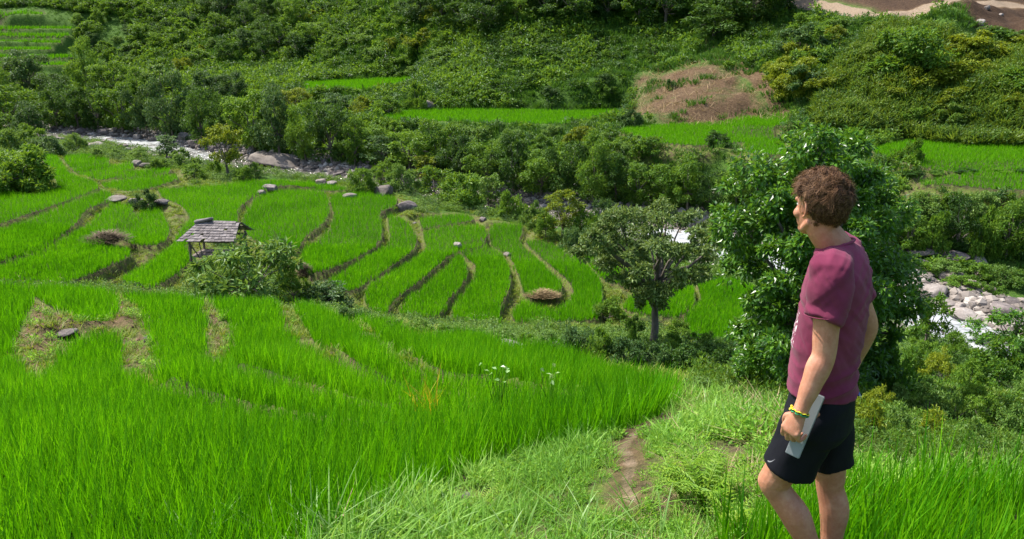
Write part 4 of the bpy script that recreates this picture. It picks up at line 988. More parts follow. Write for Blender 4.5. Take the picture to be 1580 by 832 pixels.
rng = np.random.default_rng(77); cx_, cy_ = [], []
for S_ in SCAR:
    n_ = int(abs(np.sum(S_[:, 0] * np.roll(S_[:, 1], -1) - S_[:, 1] * np.roll(S_[:, 0], -1))) * .5 * 26)
    a_ = rng.uniform(S_[:, 0].min(), S_[:, 0].max(), n_ * 4); b_ = rng.uniform(S_[:, 1].min(), S_[:, 1].max(), n_ * 4)
    m_ = pin(S_, a_, b_) & free(a_, b_, .0); cx_.append(a_[m_][:n_]); cy_.append(b_[m_][:n_])
a_ = np.concatenate(cx_); b_ = np.concatenate(cy_); k_ = rng.uniform(0, 1, len(a_)) + fbm(a_ / .8, b_ / .8, 49, 2) * .6; s_ = rng.uniform(.5, 1.5, len(a_))
Ps = np.stack([a_, b_, height(a_, b_) - .01], -1)
q = k_ < .45; scatter('scar_weeds', 'small leafy weeds creeping over the brown eroded banks', Ps[q], np.stack([s_ * 1.2] * 3, -1)[q], w3, 41)
q = (k_ >= .45) & (k_ < .75); scatter('scar_grass', 'tufts of dry grass on the brown eroded banks', Ps[q], np.stack([s_] * 3, -1)[q], w4, 42)
bm = bmesh.new(); bmesh.ops.create_icosphere(bm, subdivisions=1, radius=.05); me = bpy.data.meshes.new('soil_clod'); 
for v in bm.verts: v.co *= rng.uniform(.6, 1.3)
bm.to_mesh(me); bm.free(); mm_, nt = new_mat('soil_clod'); g_ = nt.nodes.new('ShaderNodeObjectInfo'); r_ = ramp(nt, [(0, (.09, .055, .035)), (1, (.26, .18, .12))]); nt.links.new(g_.outputs['Random'], r_.inputs[0]); finish(nt, principled(nt, r_.outputs[0], .95, .1).outputs[0]); me.materials.append(mm_)
q = k_ >= .6; scatter('soil_clods', 'crumbled clods of brown soil on the eroded banks', Ps[q], np.stack([s_, s_ * .8, s_ * .6], -1)[q], bpy.data.objects.new('soil_clod', me), 43, .5)

# brush on the slope just beyond the rice on the right
x8 = rng.uniform(1.4, 9, 6500); y8 = rng.uniform(4.7, 12, 6500)
k8 = free(x8, y8, .15) & (x8 > 2.2 + (y8 - 5) * .10); x8, y8 = x8[k8], y8[k8]; s8 = rng.uniform(.10, .34, len(x8)) * (1 + fbm(x8 / .9, y8 / .9, 340, 2) * .6) * np.clip(y8 / 8, .7, 1.3)
P8 = np.stack([x8, y8, height(x8, y8) - .01], -1); kk = rng.uniform(0, 1, len(x8)) + fbm(x8 / 1.2, y8 / 1.2, 341, 2) * .5
for j_, (lo_, hi_, mt_, lab_) in enumerate([(-9, .4, 'leaf_pale', 'pale green weedy brush on the slope beyond the rice'), (.4, .7, 'leaf_mid', 'green weedy brush on the slope beyond the rice'), (.7, 9, 'leaf_olive', 'olive weedy brush on the slope beyond the rice')]):
    q = (kk >= lo_) & (kk < hi_); scatter('slope_brush', lab_, P8[q], np.stack([s8, s8, s8 * 1.3], -1)[q], source('weed_clump', leafy_tuft(60 + j_, 98, .14, .5, .8, .4), M[mt_]), 50 + j_)
for i_, (a__, b__, t__, w__, lab_) in enumerate([(1345,672,622,52,'broad leaved yellow green plant just behind the man, nearest to him'), (1382,668,628,46,'broad leaved yellow green plant beyond the rice, second from the man'), (1432,676,634,44,'broad leaved yellow green plant beyond the rice, third from the man'), (1500,684,650,40,'broad leaved yellow green plant beyond the rice, farthest from the man'), (1320,660,618,40,'small broad leaved plant beside the scrap of blue plastic')]):
    plant(a__, b__, t__ - 14, w__, 'herb', 'leaf_yellow' if i_ % 2 == 0 else 'leaf_pale', lab_, 'plant', 'broad leaved plants beyond the rice', name='herb', y0=4.6)
# ------------------------------------------------------------------ rocks
def rock_mesh(name, seed, flat=.7, sub=4):
    bm = bmesh.new(); bmesh.ops.create_icosphere(bm, subdivisions=sub, radius=1.0)
    V = np.array([v.co[:] for v in bm.verts]); rng = np.random.default_rng(seed)
    for _ in range(9):                         # broken faces
        d = unit(rng.normal(size=3)); k = rng.uniform(.55, .85); pr = V @ d; V = V - np.maximum(pr - k, 0)[:, None] * d * .85
    a = V[:, 0] * 1.3 + seed; b = V[:, 1] * 1.3 + V[:, 2] * 1.7
    V = V * (1 + .16 * fbm(a, b, seed, 4) + .05 * fbm(a * 5, b * 5, seed + 1, 3))[:, None]
    V[:, 2] *= flat
    for v, c in zip(bm.verts, V): v.co = c
    me = bpy.data.meshes.new(name); bm.to_mesh(me); bm.free(); me.materials.append(M['rock'])
    for p in me.polygons: p.use_smooth = True
    return me
ROCKS = [rock_mesh('boulder', s, f) for s, f in ((1, .62), (2, .75), (3, .45), (4, .9), (5, .55), (6, .35))]
def boulder(px, py, wpx, k, mat, label, group=None, y0=20, sink=.25, hz=1.0, name='boulder'):
    p = hit(px, py, y0); w = wpx * depth_of(p) / FPX
    o = link(name, ROCKS[k % 6]); o.location = p + np.array([0, 0, w * .5 * (.62 - sink) * hz * .6]); o.scale = (w / 1.8, w / 2.1, w / 1.9 * hz)
    o.rotation_euler = (random.uniform(-.2, .2), random.uniform(-.2, .2), random.uniform(0, 6.28))
    o.material_slots[0].link = 'OBJECT'; o.material_slots[0].material = M[mat]
    tag(o, label, 'boulder', group); return o
boulder(626, 327, 36, 1, 'rock_dark', 'dark round boulder at the head of the S-shaped rice paddy', y0=30, sink=.1)
boulder(592, 300, 36, 0, 'rock', 'greyish brown boulder under the bushes behind the flat rice paddy', y0=30)
boulder(541, 305, 24, 2, 'rock', 'flat rock lying alone in the broad curved paddy', y0=30)
boulder(706, 381, 16, 1, 'rock_pale', 'small pale rock at the tip of the narrow paddy', y0=24)
boulder(783, 394, 14, 2, 'rock', 'small brown rock at the top of the rounded rice tongue', y0=24)
boulder(212, 256, 16, 3, 'rock', 'grey boulder at the end of the thin rice shelf', y0=40)
boulder(228, 258, 22, 2, 'rock', 'brownish flat rock beside the grey boulder of the rice shelf', y0=40)
boulder(418, 294, 26, 2, 'rock_dark', 'dark jagged rock on the bank behind the round paddy', y0=35)
boulder(404, 300, 16, 1, 'rock', 'small rock next to the dark jagged rock of the round paddy', y0=35)
boulder(210, 314, 22, 0, 'rock', 'brown rock under the shrub between the rice plots', y0=35)
boulder(180, 312, 28, 5, 'rock', 'flat brown rock slab left of the shrub between the rice plots', y0=35)
boulder(250, 316, 22, 4, 'rock_dark', 'dark rock on the slope right of the shrub between the rice plots', y0=35)
boulder(745, 341, 14, 1, 'rock_dark', 'dark stump like rock at the end of the short rice shelf', y0=28)
boulder(640, 346, 7, 1, 'rock_pale', 'tiny pale rock below the short rice shelf', y0=28)
boulder(785, 541, 52, 2, 'rock', 'flat reddish rock on the edge of the near slope, below the fan', y0=13, hz=.6)
boulder(1022, 640, 0.1 + 6, 1, 'rock_pale', 'small pale stone where the near paddy ends', y0=5)
boulder(718, 772, 22, 0, 'rock', 'grey stone half hidden in the grass at the paddy edge', y0=3)
boulder(100, 516, 40, 2, 'rock_dark', 'flat dark stone lying on the first brown bank', y0=10, hz=.5)
boulder(228, 527, 16, 3, 'rock', 'rough stone at the edge of the second brown bank', y0=10)
boulder(1522, 14, 0.1 + 10, 3, 'rock_pale', 'pale block of rock high on the brown scree', y0=60)
boulder(1513, 38, 14, 3, 'rock_pale', 'largest pale boulder on the brown scree under the dirt road', y0=60)
boulder(1545, 24, 8, 1, 'rock_pale', 'small pale boulder at the top of the brown scree', y0=60)
boulder(655, 165, 30, 2, 'rock', 'grey rock face showing above the long rice ledge', y0=60)
ri = [(172,221,20,0,'rock'),(196,216,18,1,'rock'),(214,216,22,0,'rock_pale'),(240,220,22,4,'rock'),(262,212,16,1,'rock_dark'),(285,216,20,3,'rock'),(302,226,24,0,'rock_dark'),(318,222,22,1,'rock'),(330,232,16,3,'rock_dark'),
      (148,228,26,2,'rock_pale'),(160,208,22,4,'rock_dark'),(128,206,20,1,'rock_dark'),(108,208,18,0,'rock'),(272,226,14,2,'rock'),(298,238,16,5,'rock'),(365,246,28,4,'rock'),(378,258,16,1,'rock_pale'),(352,250,14,0,'rock'),
      (400,270,26,5,'rock_pale'),(388,262,12,1,'rock_pale'),(478,262,14,1,'rock'),(470,254,12,3,'rock_pale'),(492,270,16,0,'rock_pale'),(505,262,12,1,'rock'),(518,272,30,5,'rock_dark'),(536,281,28,2,'rock_pale'),(496,284,20,0,'rock'),
      (512,284,18,5,'rock_pale'),(545,272,14,3,'rock'),(460,262,10,0,'rock'),(450,250,12,1,'rock'),(482,248,14,4,'rock'),(525,262,12,2,'rock'),(500,252,14,1,'rock_dark'),(560,270,16,3,'rock')]
def rlabel(x, m, k, y, w, where):
    return '%s%s boulder, %s' % ('flat ' if k in (2, 5) else '', {'rock': 'brown grey', 'rock_pale': 'pale', 'rock_dark': 'dark'}[m], where)
ri.sort()
for i, (x, y, w, k, m) in enumerate(ri):
    boulder(x, y, w, k, m, rlabel(x, m, k, y, w, '%s from the left along the upstream rapids' % ordinal(i)), 'boulders of the upstream rapids', 45)
boulder(430, 256, 80, 5, 'rock', 'broad smooth slab of rock over the still pool upstream', y0=50, hz=.9)
rl = [(1408,442,44,5,'rock_pale'),(1440,452,40,2,'rock_pale'),(1475,430,22,3,'rock_pale'),(1425,462,30,0,'rock'),(1455,470,36,5,'rock_pale'),(1488,492,60,5,'rock_pale'),(1480,478,26,1,'rock_pale'),(1500,472,18,3,'rock_pale'),(1515,476,16,0,'rock'),
      (1545,484,44,0,'rock_dark'),(1562,472,30,4,'rock_dark'),(1578,488,28,2,'rock_dark'),(1566,496,26,5,'rock_pale'),(1530,486,22,5,'rock_pale'),(1400,474,26,1,'rock'),(1420,490,30,5,'rock_pale'),(1385,490,24,2,'rock'),
      (1350,505,26,0,'rock'),(1440,505,34,5,'rock_pale'),(1462,515,28,2,'rock'),(1490,515,26,0,'rock_pale'),(1515,520,24,1,'rock'),(1405,510,22,3,'rock'),(1372,475,22,0,'rock_pale'),(1345,470,26,1,'rock_pale'),(1430,432,20,1,'rock'),
      (1395,425,26,5,'rock'),(1512,408,26,3,'rock_pale'),(1470,400,50,5,'rock_dark'),(1425,395,44,5,'rock'),(1550,512,22,0,'rock_pale'),(1575,515,24,5,'rock_pale'),(1505,455,14,1,'rock_pale'),(1525,462,14,0,'rock')]
rl.sort()
for i, (x, y, w, k, m) in enumerate(rl):
    boulder(x, y, w, k, m, rlabel(x, m, k, y, w, '%s from the left beside the white water below the crop' % ordinal(i)), 'boulders beside the white water', 24)
rm = [(930,352,20,0,'rock_pale'),(955,345,18,1,'rock_pale'),(970,362,26,5,'rock'),(1000,352,24,2,'rock_pale'),(1105,378,20,0,'rock'),(1130,370,22,1,'rock_pale'),(1085,362,26,5,'rock'),(1160,380,24,3,'rock'),(1120,402,26,2,'rock'),(1150,420,22,0,'rock_pale'),
      (1048,350,20,0,'rock'),(900,338,18,1,'rock'),(925,330,16,3,'rock_pale'),(870,325,16,0,'rock')]
rm.sort()
for i, (x, y, w, k, m) in enumerate(rm):
    boulder(x, y, w, k, m, rlabel(x, m, k, y, w, '%s from the left in the rapids behind the umbrella shaped tree' % ordinal(i)), 'boulders of the middle rapids', 34)

# gravel: stones nobody could count
rng = np.random.default_rng(8)
n = 26000; tpos = rng.uniform(0, len(RIVER) - 1, n); off = rng.normal(0, 1, n); wv = np.interp(tpos, np.arange(len(RIVER)), RIVER_W)
ix = np.clip(tpos.astype(int), 0, len(RIVER) - 2); fr = tpos - ix
T_ = RIVER[ix + 1, :2] - RIVER[ix, :2]; T_ = T_ / np.linalg.norm(T_, axis=1)[:, None]; Nn = np.stack([-T_[:, 1], T_[:, 0]], -1)
dist = np.sign(off) * (wv * .5 + np.abs(off) * 2.0 - .4); xy = RIVER[ix, :2] * (1 - fr)[:, None] + RIVER[ix + 1, :2] * fr[:, None] + Nn * dist[:, None]
m = (~near_val(GIN, xy[:, 0], xy[:, 1])) & (near_val(GDR, xy[:, 0], xy[:, 1]) < wv * .5 + 4.5) & (np.abs(xy[:, 0]) < xy[:, 1] * .75 + 3)
xy = xy[m]; zz = height(xy[:, 0], xy[:, 1]); sg = .07 + .30 * rng.random(len(xy)) ** 2.6
bm = bmesh.new(); bmesh.ops.create_icosphere(bm, subdivisions=1, radius=1); Vb = np.array([v.co[:] for v in bm.verts]); Fb = np.array([[v.index for v in f.verts] for f in bm.faces]); bm.free()
jit = 1 + rng.uniform(-.28, .28, (len(xy), len(Vb), 1)); ang = rng.uniform(0, 6.28, len(xy)); ca, sa = np.cos(ang), np.sin(ang)
VV = Vb[None] * jit * np.stack([np.ones(len(xy)), rng.uniform(.6, 1, len(xy)), rng.uniform(.4, .8, len(xy))], -1)[:, None] * sg[:, None, None]
VV = np.stack([VV[..., 0] * ca[:, None] - VV[..., 1] * sa[:, None], VV[..., 0] * sa[:, None] + VV[..., 1] * ca[:, None], VV[..., 2]], -1) + np.stack([xy[:, 0], xy[:, 1], zz + sg * .2], -1)[:, None]
FF = (Fb[None] + (np.arange(len(xy)) * len(Vb))[:, None, None]).reshape(-1, 3)
m_, nt = new_mat('gravel_stone'); g_ = nt.nodes.new('ShaderNodeNewGeometry')
r_ = ramp(nt, [(0, (.10, .085, .075)), (.45, (.16, .135, .115)), (.8, (.26, .225, .195)), (1, (.40, .37, .335))]); nt.links.new(g_.outputs['Random Per Island'], r_.inputs[0])
finish(nt, principled(nt, r_.outputs[0], .85, .25).outputs[0])
tag(link('river_gravel', mesh_np('river_gravel', VV.reshape(-1, 3), None, FF, m_)), 'loose gravel and small stones along both edges of the river', None, None, 'stuff')

# ------------------------------------------------------------------ thatched field hut
def wood_mat(name, a, b, sc=(1, 9, 9)):
    m, nt = new_mat(name); tc = nt.nodes.new('ShaderNodeTexCoord'); mp = N(nt, 'ShaderNodeMapping'); mp.inputs['Scale'].default_value = sc; nt.links.new(tc.outputs['Object'], mp.inputs[0])
    g = nt.nodes.new('ShaderNodeNewGeometry'); n = noise(nt, 5, 6, .7, mp.outputs[0])
    r = ramp(nt, [(.25, a), (.75, b)]); nt.links.new(maths(nt, 'ADD', maths(nt, 'MULTIPLY', n, .65), maths(nt, 'MULTIPLY', g.outputs['Random Per Island'], .35)), r.inputs[0])
    finish(nt, principled(nt, r.outputs[0], .9, .2, bump(nt, n, .7, .02)).outputs[0]); return m
M['old_wood'] = wood_mat('weathered_wood', (.08, .06, .05), (.24, .20, .175))
M['shingle'] = wood_mat('grey_roof_shingle', (.09, .078, .078), (.27, .24, .235))
def box_arr(c, s, rz=0, ry=0, rx=0):
    c = np.array(c, float); h = np.array(s, float) / 2
    V = np.array([[x, y, z] for x in (-1, 1) for y in (-1, 1) for z in (-1, 1)], float) * h
    Rm = np.array(Matrix.Rotation(rz, 3, 'Z') @ Matrix.Rotation(ry, 3, 'Y') @ Matrix.Rotation(rx, 3, 'X'))
    V = V @ Rm.T + c; Q = np.array([[0, 1, 3, 2], [4, 6, 7, 5], [0, 4, 5, 1], [2, 3, 7, 6], [0, 2, 6, 4], [1, 5, 7, 3]])
    return V, Q, np.zeros((0, 3), int)
hp = on_mid(338, 398); hp[2] = height(hp[0], hp[1])
hut = empty('field_hut', hp, 'small open field hut with a grey shingled roof on rough posts among the paddies', 'hut', None, math.radians(-6))
rg = np.random.default_rng(5)
for (x, y, hgt, ln) in [(-.92, -.62, 1.12, .02), (.95, -.62, 1.10, -.02), (-.92, .62, 1.16, 0), (.95, .62, 1.16, .03)]:
    V, Q, T2 = limb(rg, (x, y, -.1), (x + ln, y, hgt), .055, .045, 6, .02); link('post', mesh_np('post', V, Q, T2, M['old_wood'], True), hut)
link('brace', mesh_np('brace', *limb(rg, (-.92, -.62, .95), (-.55, -.60, .25), .03, .025, 4, .02), M['old_wood'], True), hut)
link('brace', mesh_np('brace', *limb(rg, (-.50, -.6, 1.0), (-.42, -.58, .2), .025, .02, 4, .02), M['old_wood'], True), hut)
link('beam', mesh_np('beam', *join_arrays([box_arr((0, -.62, .98), (2.1, .08, .09)), box_arr((0, .62, 1.02), (2.1, .08, .09)), box_arr((-.92, 0, .93), (.08, 1.3, .08)), box_arr((.95, 0, .93), (.08, 1.3, .08)), box_arr((.1, 0, 1.62), (2.0, .07, .07))]), M['old_wood']), hut)
link('platform', mesh_np('platform', *join_arrays([box_arr((0, -.55 + k * .16, .28 + rg.uniform(-.01, .01)), (2.0, .145, .035)) for k in range(8)]), M['old_wood']), hut)
# roof: courses of shingles on two long slopes and one hipped end
parts = []
rA, rB = np.array([-.62, 0, 1.72]), np.array([1.08, 0, 1.70])
def course(e0, e1, t0, t1, rows, n):
    for r in range(rows):
        f0, f1 = r / rows, (r + 1.45) / rows; a = e0 + (t0 - e0) * f0; b = e1 + (t1 - e1) * f0; a2 = e0 + (t0 - e0) * min(1, f1); b2 = e1 + (t1 - e1) * min(1, f1)
        nn = max(2, int(n * np.linalg.norm(b - a) / np.linalg.norm(e1 - e0) + .5)); nrm = unit(np.cross(b - a, a2 - a)); nrm = nrm if nrm[2] > 0 else -nrm
        for k in range(nn):
            if rg.random() < .03: continue
            s0, s1 = (k + .03) / nn, (k + .97) / nn; j = rg.uniform(-.025, .025); lift = nrm * (.022 + rg.uniform(0, .022)); th = nrm * .018
            dn = (a - a2) * .04 * rg.uniform(-1, 1.6)
            q = np.array([a + (b - a) * s0 + lift + dn, a + (b - a) * s1 + lift + dn, a2 + (b2 - a2) * s1, a2 + (b2 - a2) * s0])
            V = np.vstack([q, q + th]); parts.append((V, np.array([[3, 2, 1, 0], [4, 5, 6, 7], [0, 1, 5, 4], [1, 2, 6, 5], [2, 3, 7, 6], [3, 0, 4, 7]]), np.zeros((0, 3), int)))
eFL, eFR, eBL, eBR = np.array([-1.28, -.98, 1.02]), np.array([1.25, -.95, 1.08]), np.array([-1.28, .95, 1.06]), np.array([1.25, .95, 1.08])
course(eFL, eFR, rA, rB, 8, 17); course(eBR, eBL, rB, rA, 8, 17); course(eBL, eFL, rA, rA + np.array([0, .01, 0]), 8, 12)
roof = link('roof', mesh_np('roof', *join_arrays(parts), M['shingle']), hut)
cap = []
for k in range(5): cap.append(limb(rg, (-.80 + k * .05, -.16 + .02 * k, 1.66 + .03 * (k % 2)), (-.12, .05 * (k - 2), 1.83 - .01 * k), .085, .06, 6, .02))
link('ridge_cap', mesh_np('ridge_cap', *join_arrays(cap), M['shingle'], True), roof)

# ------------------------------------------------------------------ small things by the paddies
def heap(px, py, wpx, hpx, label, seed, mat='straw', y0=20, name='straw_heap'):
    p = hit(px, py, y0); s = depth_of(p) / FPX; w = wpx * s; h = hpx * s; rng = np.random.default_rng(seed)
    n = 1100; a = rng.uniform(0, 6.28, n); r = np.sqrt(rng.uniform(0, 1, n)); x = np.cos(a) * r * w / 2; y = np.sin(a) * r * w * .35; z = (1 - r ** 2) * h
    az = rng.uniform(0, 6.28, n); ar = blade_arrays(np.stack([x, y, z * rng.uniform(.2, 1, n)], -1), np.full(n, w * .085), np.full(n, .022 + w * .008), az, np.full(n, 3.0), np.full(n, .6), 2)
    o = link(name, mesh_np(name, *ar, M[mat])); o.location = p; tag(o, label, name.replace('_', ' ')); return o
M['straw_dark'] = leaf_mat('old_brown_straw', (.05, .035, .02), (.11, .08, .05), (.22, .17, .10), 0.1, 0.8, 0.2, .2)
heap(165, 374, 60, 16, 'dark brown heap of pulled weeds lying on the slanting rice strip', 1, 'straw_dark', 28)
heap(838, 458, 42, 9, 'pale dirt and straw mound at the rounded end of the rice tongue', 2, 'straw', 22)
heap(470, 425, 26, 18, 'dark twiggy heap at the lower end of the broad curved paddy', 3, 'straw_dark', 22)
def taro(px, py, hm, n, label, seed, y0=5, mat='leaf_white'):
    p = hit(px, py, y0); rng = np.random.default_rng(seed); e = empty('herb', p, label, 'plant', 'pale herbs poking out of the near paddy')
    st = []; L_ = []
    for k in range(n):
        a = rng.uniform(0, 6.28); tip = np.array([math.cos(a) * rng.uniform(.05, .28) * hm, math.sin(a) * rng.uniform(.05, .2) * hm, hm * rng.uniform(.75, 1.1)])
        st.append(limb(rng, (0, 0, 0), tip, .006, .003, 5, .03))
        L_.append(tip)
    L_ = np.array(L_); ax = rng.normal(size=(n, 3)) * .6; ax[:, 2] -= .1; nr_ = rng.normal(size=(n, 3)) * .3; nr_[:, 2] += 1
    link('stem', mesh_np('stem', *join_arrays(st), M['weed'], True), e)
    link('leaves', mesh_np('leaves', *leaf_arrays(L_, ax, nr_, .06, .045), M[mat]), e)
taro(768, 648, .62, 12, 'pale leaved herb poking out of the near paddy, the fuller one', 1)
taro(848, 648, .58, 9, 'pale leaved herb poking out of the near paddy, the sparser one', 2)
for i, (a, b, lab) in enumerate([(648, 650, 'tuft of yellowing rice in the near paddy, the fainter one'), (667, 650, 'tuft of yellowing rice in the near paddy, the brighter one')]):
    p = hit(a, b, 5); k = 16; az = RNG.uniform(0, 6.28, k)
    o = link('rice_tuft', mesh_np('rice_tuft', *blade_arrays(np.zeros((k, 3)) + RNG.normal(0, .03, (k, 3)) * [1, 1, 0], RNG.uniform(.4, .66, k), np.full(k, .012), az, RNG.uniform(.05, .3, k), RNG.uniform(0, .4, k), 3), M['rice_yellow'])); o.location = p
    tag(o, lab, 'rice tuft', 'yellowing rice tufts')
# yellow green ferns beside the path
def fern(px, py, hm, n, label, seed, y0=2.2):
    hm = hm * .82
    p = hit(px, py, y0); rng = np.random.default_rng(seed); e = empty('fern', p, label, 'fern', 'yellow green ferns beside the footpath'); Ls = []; St = []
    for k in range(n):
        a = rng.uniform(0, 6.28); ln = hm * rng.uniform(.7, 1.15); t = np.linspace(0, 1, 16); out = (.15 * t + .55 * t ** 2.2) * ln; up = ln * (t - .35 * t ** 3)
        P = np.stack([np.cos(a) * out, np.sin(a) * out, up], -1); St.append(tube_arrays(P, np.linspace(.0035, .001, 16), 4))
        T1 = unit(np.gradient(P, axis=0)); sd = unit(np.cross(T1, [0, 0, 1.]))
        for s_ in (-1, 1):
            i = np.arange(3, 16); l = .075 * np.sin(np.pi * (i / 16) ** .8 * .95 + .12) * hm / .5
            Ls.append(leaf_arrays(P[i], sd[i] * s_ + T1[i] * .45, np.cross(T1[i], sd[i]) * s_ * 0 + np.array([0, 0, 1.]), l, l * .24, .02))
    link('stems', mesh_np('stems', *join_arrays(St), M['fern']), e)['kind'] = 'stuff'
    link('fronds', mesh_np('fronds', *join_arrays(Ls), M['fern']), e)['kind'] = 'stuff'
fern(1085, 790, .48, 26, 'largest yellow green fern, in the middle of the patch beside the footpath', 1)
fern(1050, 775, .40, 20, 'yellow green fern nearest to the footpath', 2)
fern(1118, 770, .40, 20, 'yellow green fern of the patch closest to the man\'s knee', 3)
fern(1062, 735, .34, 16, 'small yellow green fern behind the patch, beside the footpath', 4)
fern(1125, 822, .36, 16, 'low yellow green fern in front of the patch', 5)
fern(745, 790, .3, 14, 'isolated yellow fern at the edge of the near paddy', 6)
# tall broad bladed grasses at the lower edge
def grass_clump(px, py, hm, n, label, seed, mat='weed_pale', w=.02, y0=2):
    p = hit(px, py, y0); k = n; az = RNG.uniform(0, 6.28, k)
    o = link('grass_clump', mesh_np('grass_clump', *blade_arrays(np.zeros((k, 3)) + RNG.normal(0, .05, (k, 3)) * [1, 1, 0], hm * RNG.uniform(.6, 1.1, k), np.full(k, w) * RNG.uniform(.6, 1.2, k), az, RNG.uniform(.05, .6, k), RNG.uniform(.2, 1.0, k), 6), M[mat])); o.location = p
    tag(o, label, 'grass clump', 'clumps of broad bladed grass')
for i, (a, b, hm, n, lab) in enumerate([(440, 862, .66, 14, 'broad bladed grass clump, leftmost by the lower edge'), (500, 868, .74, 18, 'tall broad bladed grass clump with bent white tips'), (555, 862, .62, 16, 'broad bladed grass clump between two taller ones'),
        (630, 866, .60, 16, 'broad bladed grass clump left of the half hidden grey stone'), (700, 856, .52, 14, 'broad bladed grass clump just under the half hidden grey stone'), (800, 852, .50, 14, 'broad bladed grass clump midway to the footpath'),
        (905, 850, .50, 16, 'broad bladed grass clump next to the sandy footpath'), (1010, 850, .44, 12, 'broad bladed grass clump across the sandy footpath'), (300, 875, .62, 12, 'sparse broad bladed grass clump inside the near rice')]):
    grass_clump(a, b - 10, hm * .62, n, lab, i, w=.013)
for i, (a, b, hm, n, lab) in enumerate([(660, 835, .62, 12, 'dark green upright grass clump by the grey stone'), (985, 800, .42, 14, 'upright green grass clump leaning over the footpath'), (1180, 838, .42, 18, 'upright green grass clump in front of the man\'s shin')]):
    grass_clump(a, b, hm * .75, n, lab, 50 + i, 'weed', .012)
# scrap of blue plastic in the weeds
m_, nt = new_mat('blue_plastic'); finish(nt, principled(nt, (.02, .10, .40), .4, .5).outputs[0]); M['blue'] = m_
p = hit(1313, 641, 5); gx, gy = np.meshgrid(np.linspace(-1, 1, 14), np.linspace(-1, 1, 12)); V = np.stack([gx * .07, gy * .05 + .02 * np.sin(gx * 5), .10 + .09 * (1 - gx ** 2) * (1 - gy ** 2 * .6) + .018 * fbm(gx * 3, gy * 3, 5)], -1).reshape(-1, 3)
I = np.arange(14 * 12).reshape(12, 14); Q = np.stack([I[:-1, :-1], I[:-1, 1:], I[1:, 1:], I[1:, :-1]], -1).reshape(-1, 4)
o = link('plastic_sheet', mesh_np('plastic_sheet', V, Q, None, M['blue'], True)); o.location = p + np.array([0, 0, .12])
so = o.modifiers.new('thickness', 'SOLIDIFY'); so.thickness = .004
tag(o, 'crumpled scrap of blue plastic in the weeds just behind the man', 'plastic sheet')
# ------------------------------------------------------------------ the standing man
Fd = unit(np.array([-.86, .50, 0.])); Ld = np.array([-Fd[1], Fd[0], 0.]); UP = np.array([0, 0, 1.])   # forward, his left
def PX(px, py, Y): return at_y(px, py, Y)
def solid(rings, k=20):
    """closed loft; ring = (centre, axis1, axis2, r1, r2)"""
    rows = []
    for c, a, b, r1, r2 in rings:
        t = np.linspace(0, 2 * np.pi, k, endpoint=False); rows.append(np.asarray(c) + np.cos(t)[:, None] * np.asarray(a) * r1 + np.sin(t)[:, None] * np.asarray(b) * r2)
    V = np.concatenate(rows); n = len(rings); I = np.arange(n * k).reshape(n, k)
    q = np.stack([I[:-1], np.roll(I[:-1], -1, 1), np.roll(I[1:], -1, 1), I[1:]], -1).reshape(-1, 4)
    V = np.vstack([V, rings[0][0], rings[-1][0]]); c0, c1 = n * k, n * k + 1
    t = np.concatenate([np.stack([np.roll(I[0], -1), I[0], np.full(k, c0)], -1), np.stack([I[-1], np.roll(I[-1], -1), np.full(k, c1)], -1)])
    return V, q, t
def tube_solid(pts, R, k=16, round_ends=True, sub=4, squash=None):
    P = np.array(pts, float); R = np.array(R, float)
    s = np.linspace(0, len(P) - 1, (len(P) - 1) * sub + 1); i = np.clip(s.astype(int), 0, len(P) - 2); f = (s - i)[:, None]
    p0 = P[np.maximum(i - 1, 0)]; p1 = P[i]; p2 = P[i + 1]; p3 = P[np.minimum(i + 2, len(P) - 1)]
    C = .5 * (2 * p1 + (p2 - p0) * f + (2 * p0 - 5 * p1 + 4 * p2 - p3) * f ** 2 + (3 * p1 - p0 - 3 * p2 + p3) * f ** 3)
    ff = f[:, 0]; ff = ff * ff * (3 - 2 * ff); Rr = R[i] * (1 - ff) + R[i + 1] * ff
    T_ = unit(np.gradient(C, axis=0)); ref = Ld if squash is None else np.asarray(squash[0]); a = unit(ref - T_ * (T_ @ ref)[:, None]); b = np.cross(T_, a)
    rat = 1.0 if squash is None else squash[1]
    rings = [(c, x, y, r, r * rat) for c, x, y, r in zip(C, a, b, Rr)]
    if round_ends:
        h = []; e = []
        for q in (.95, .7, .35): 
            d = math.sqrt(1 - q * q)
            h.append((C[0] - T_[0] * Rr[0] * q * .9, a[0], b[0], Rr[0] * d, Rr[0] * rat * d)); e.append((C[-1] + T_[-1] * Rr[-1] * q * .9, a[-1], b[-1], Rr[-1] * d, Rr[-1] * rat * d))
        rings = h + rings + e[::-1]
    return solid(rings, k)
def ellipsoid(c, r, A=None, n=14):
    t = np.linspace(-.98, .98, n); a, b, u = (Fd, Ld, UP) if A is None else A; c = np.asarray(c, float)
    return solid([(c + np.asarray(u) * r[2] * s, a, b, r[0] * math.sqrt(1 - s * s), r[1] * math.sqrt(1 - s * s)) for s in t], 20)
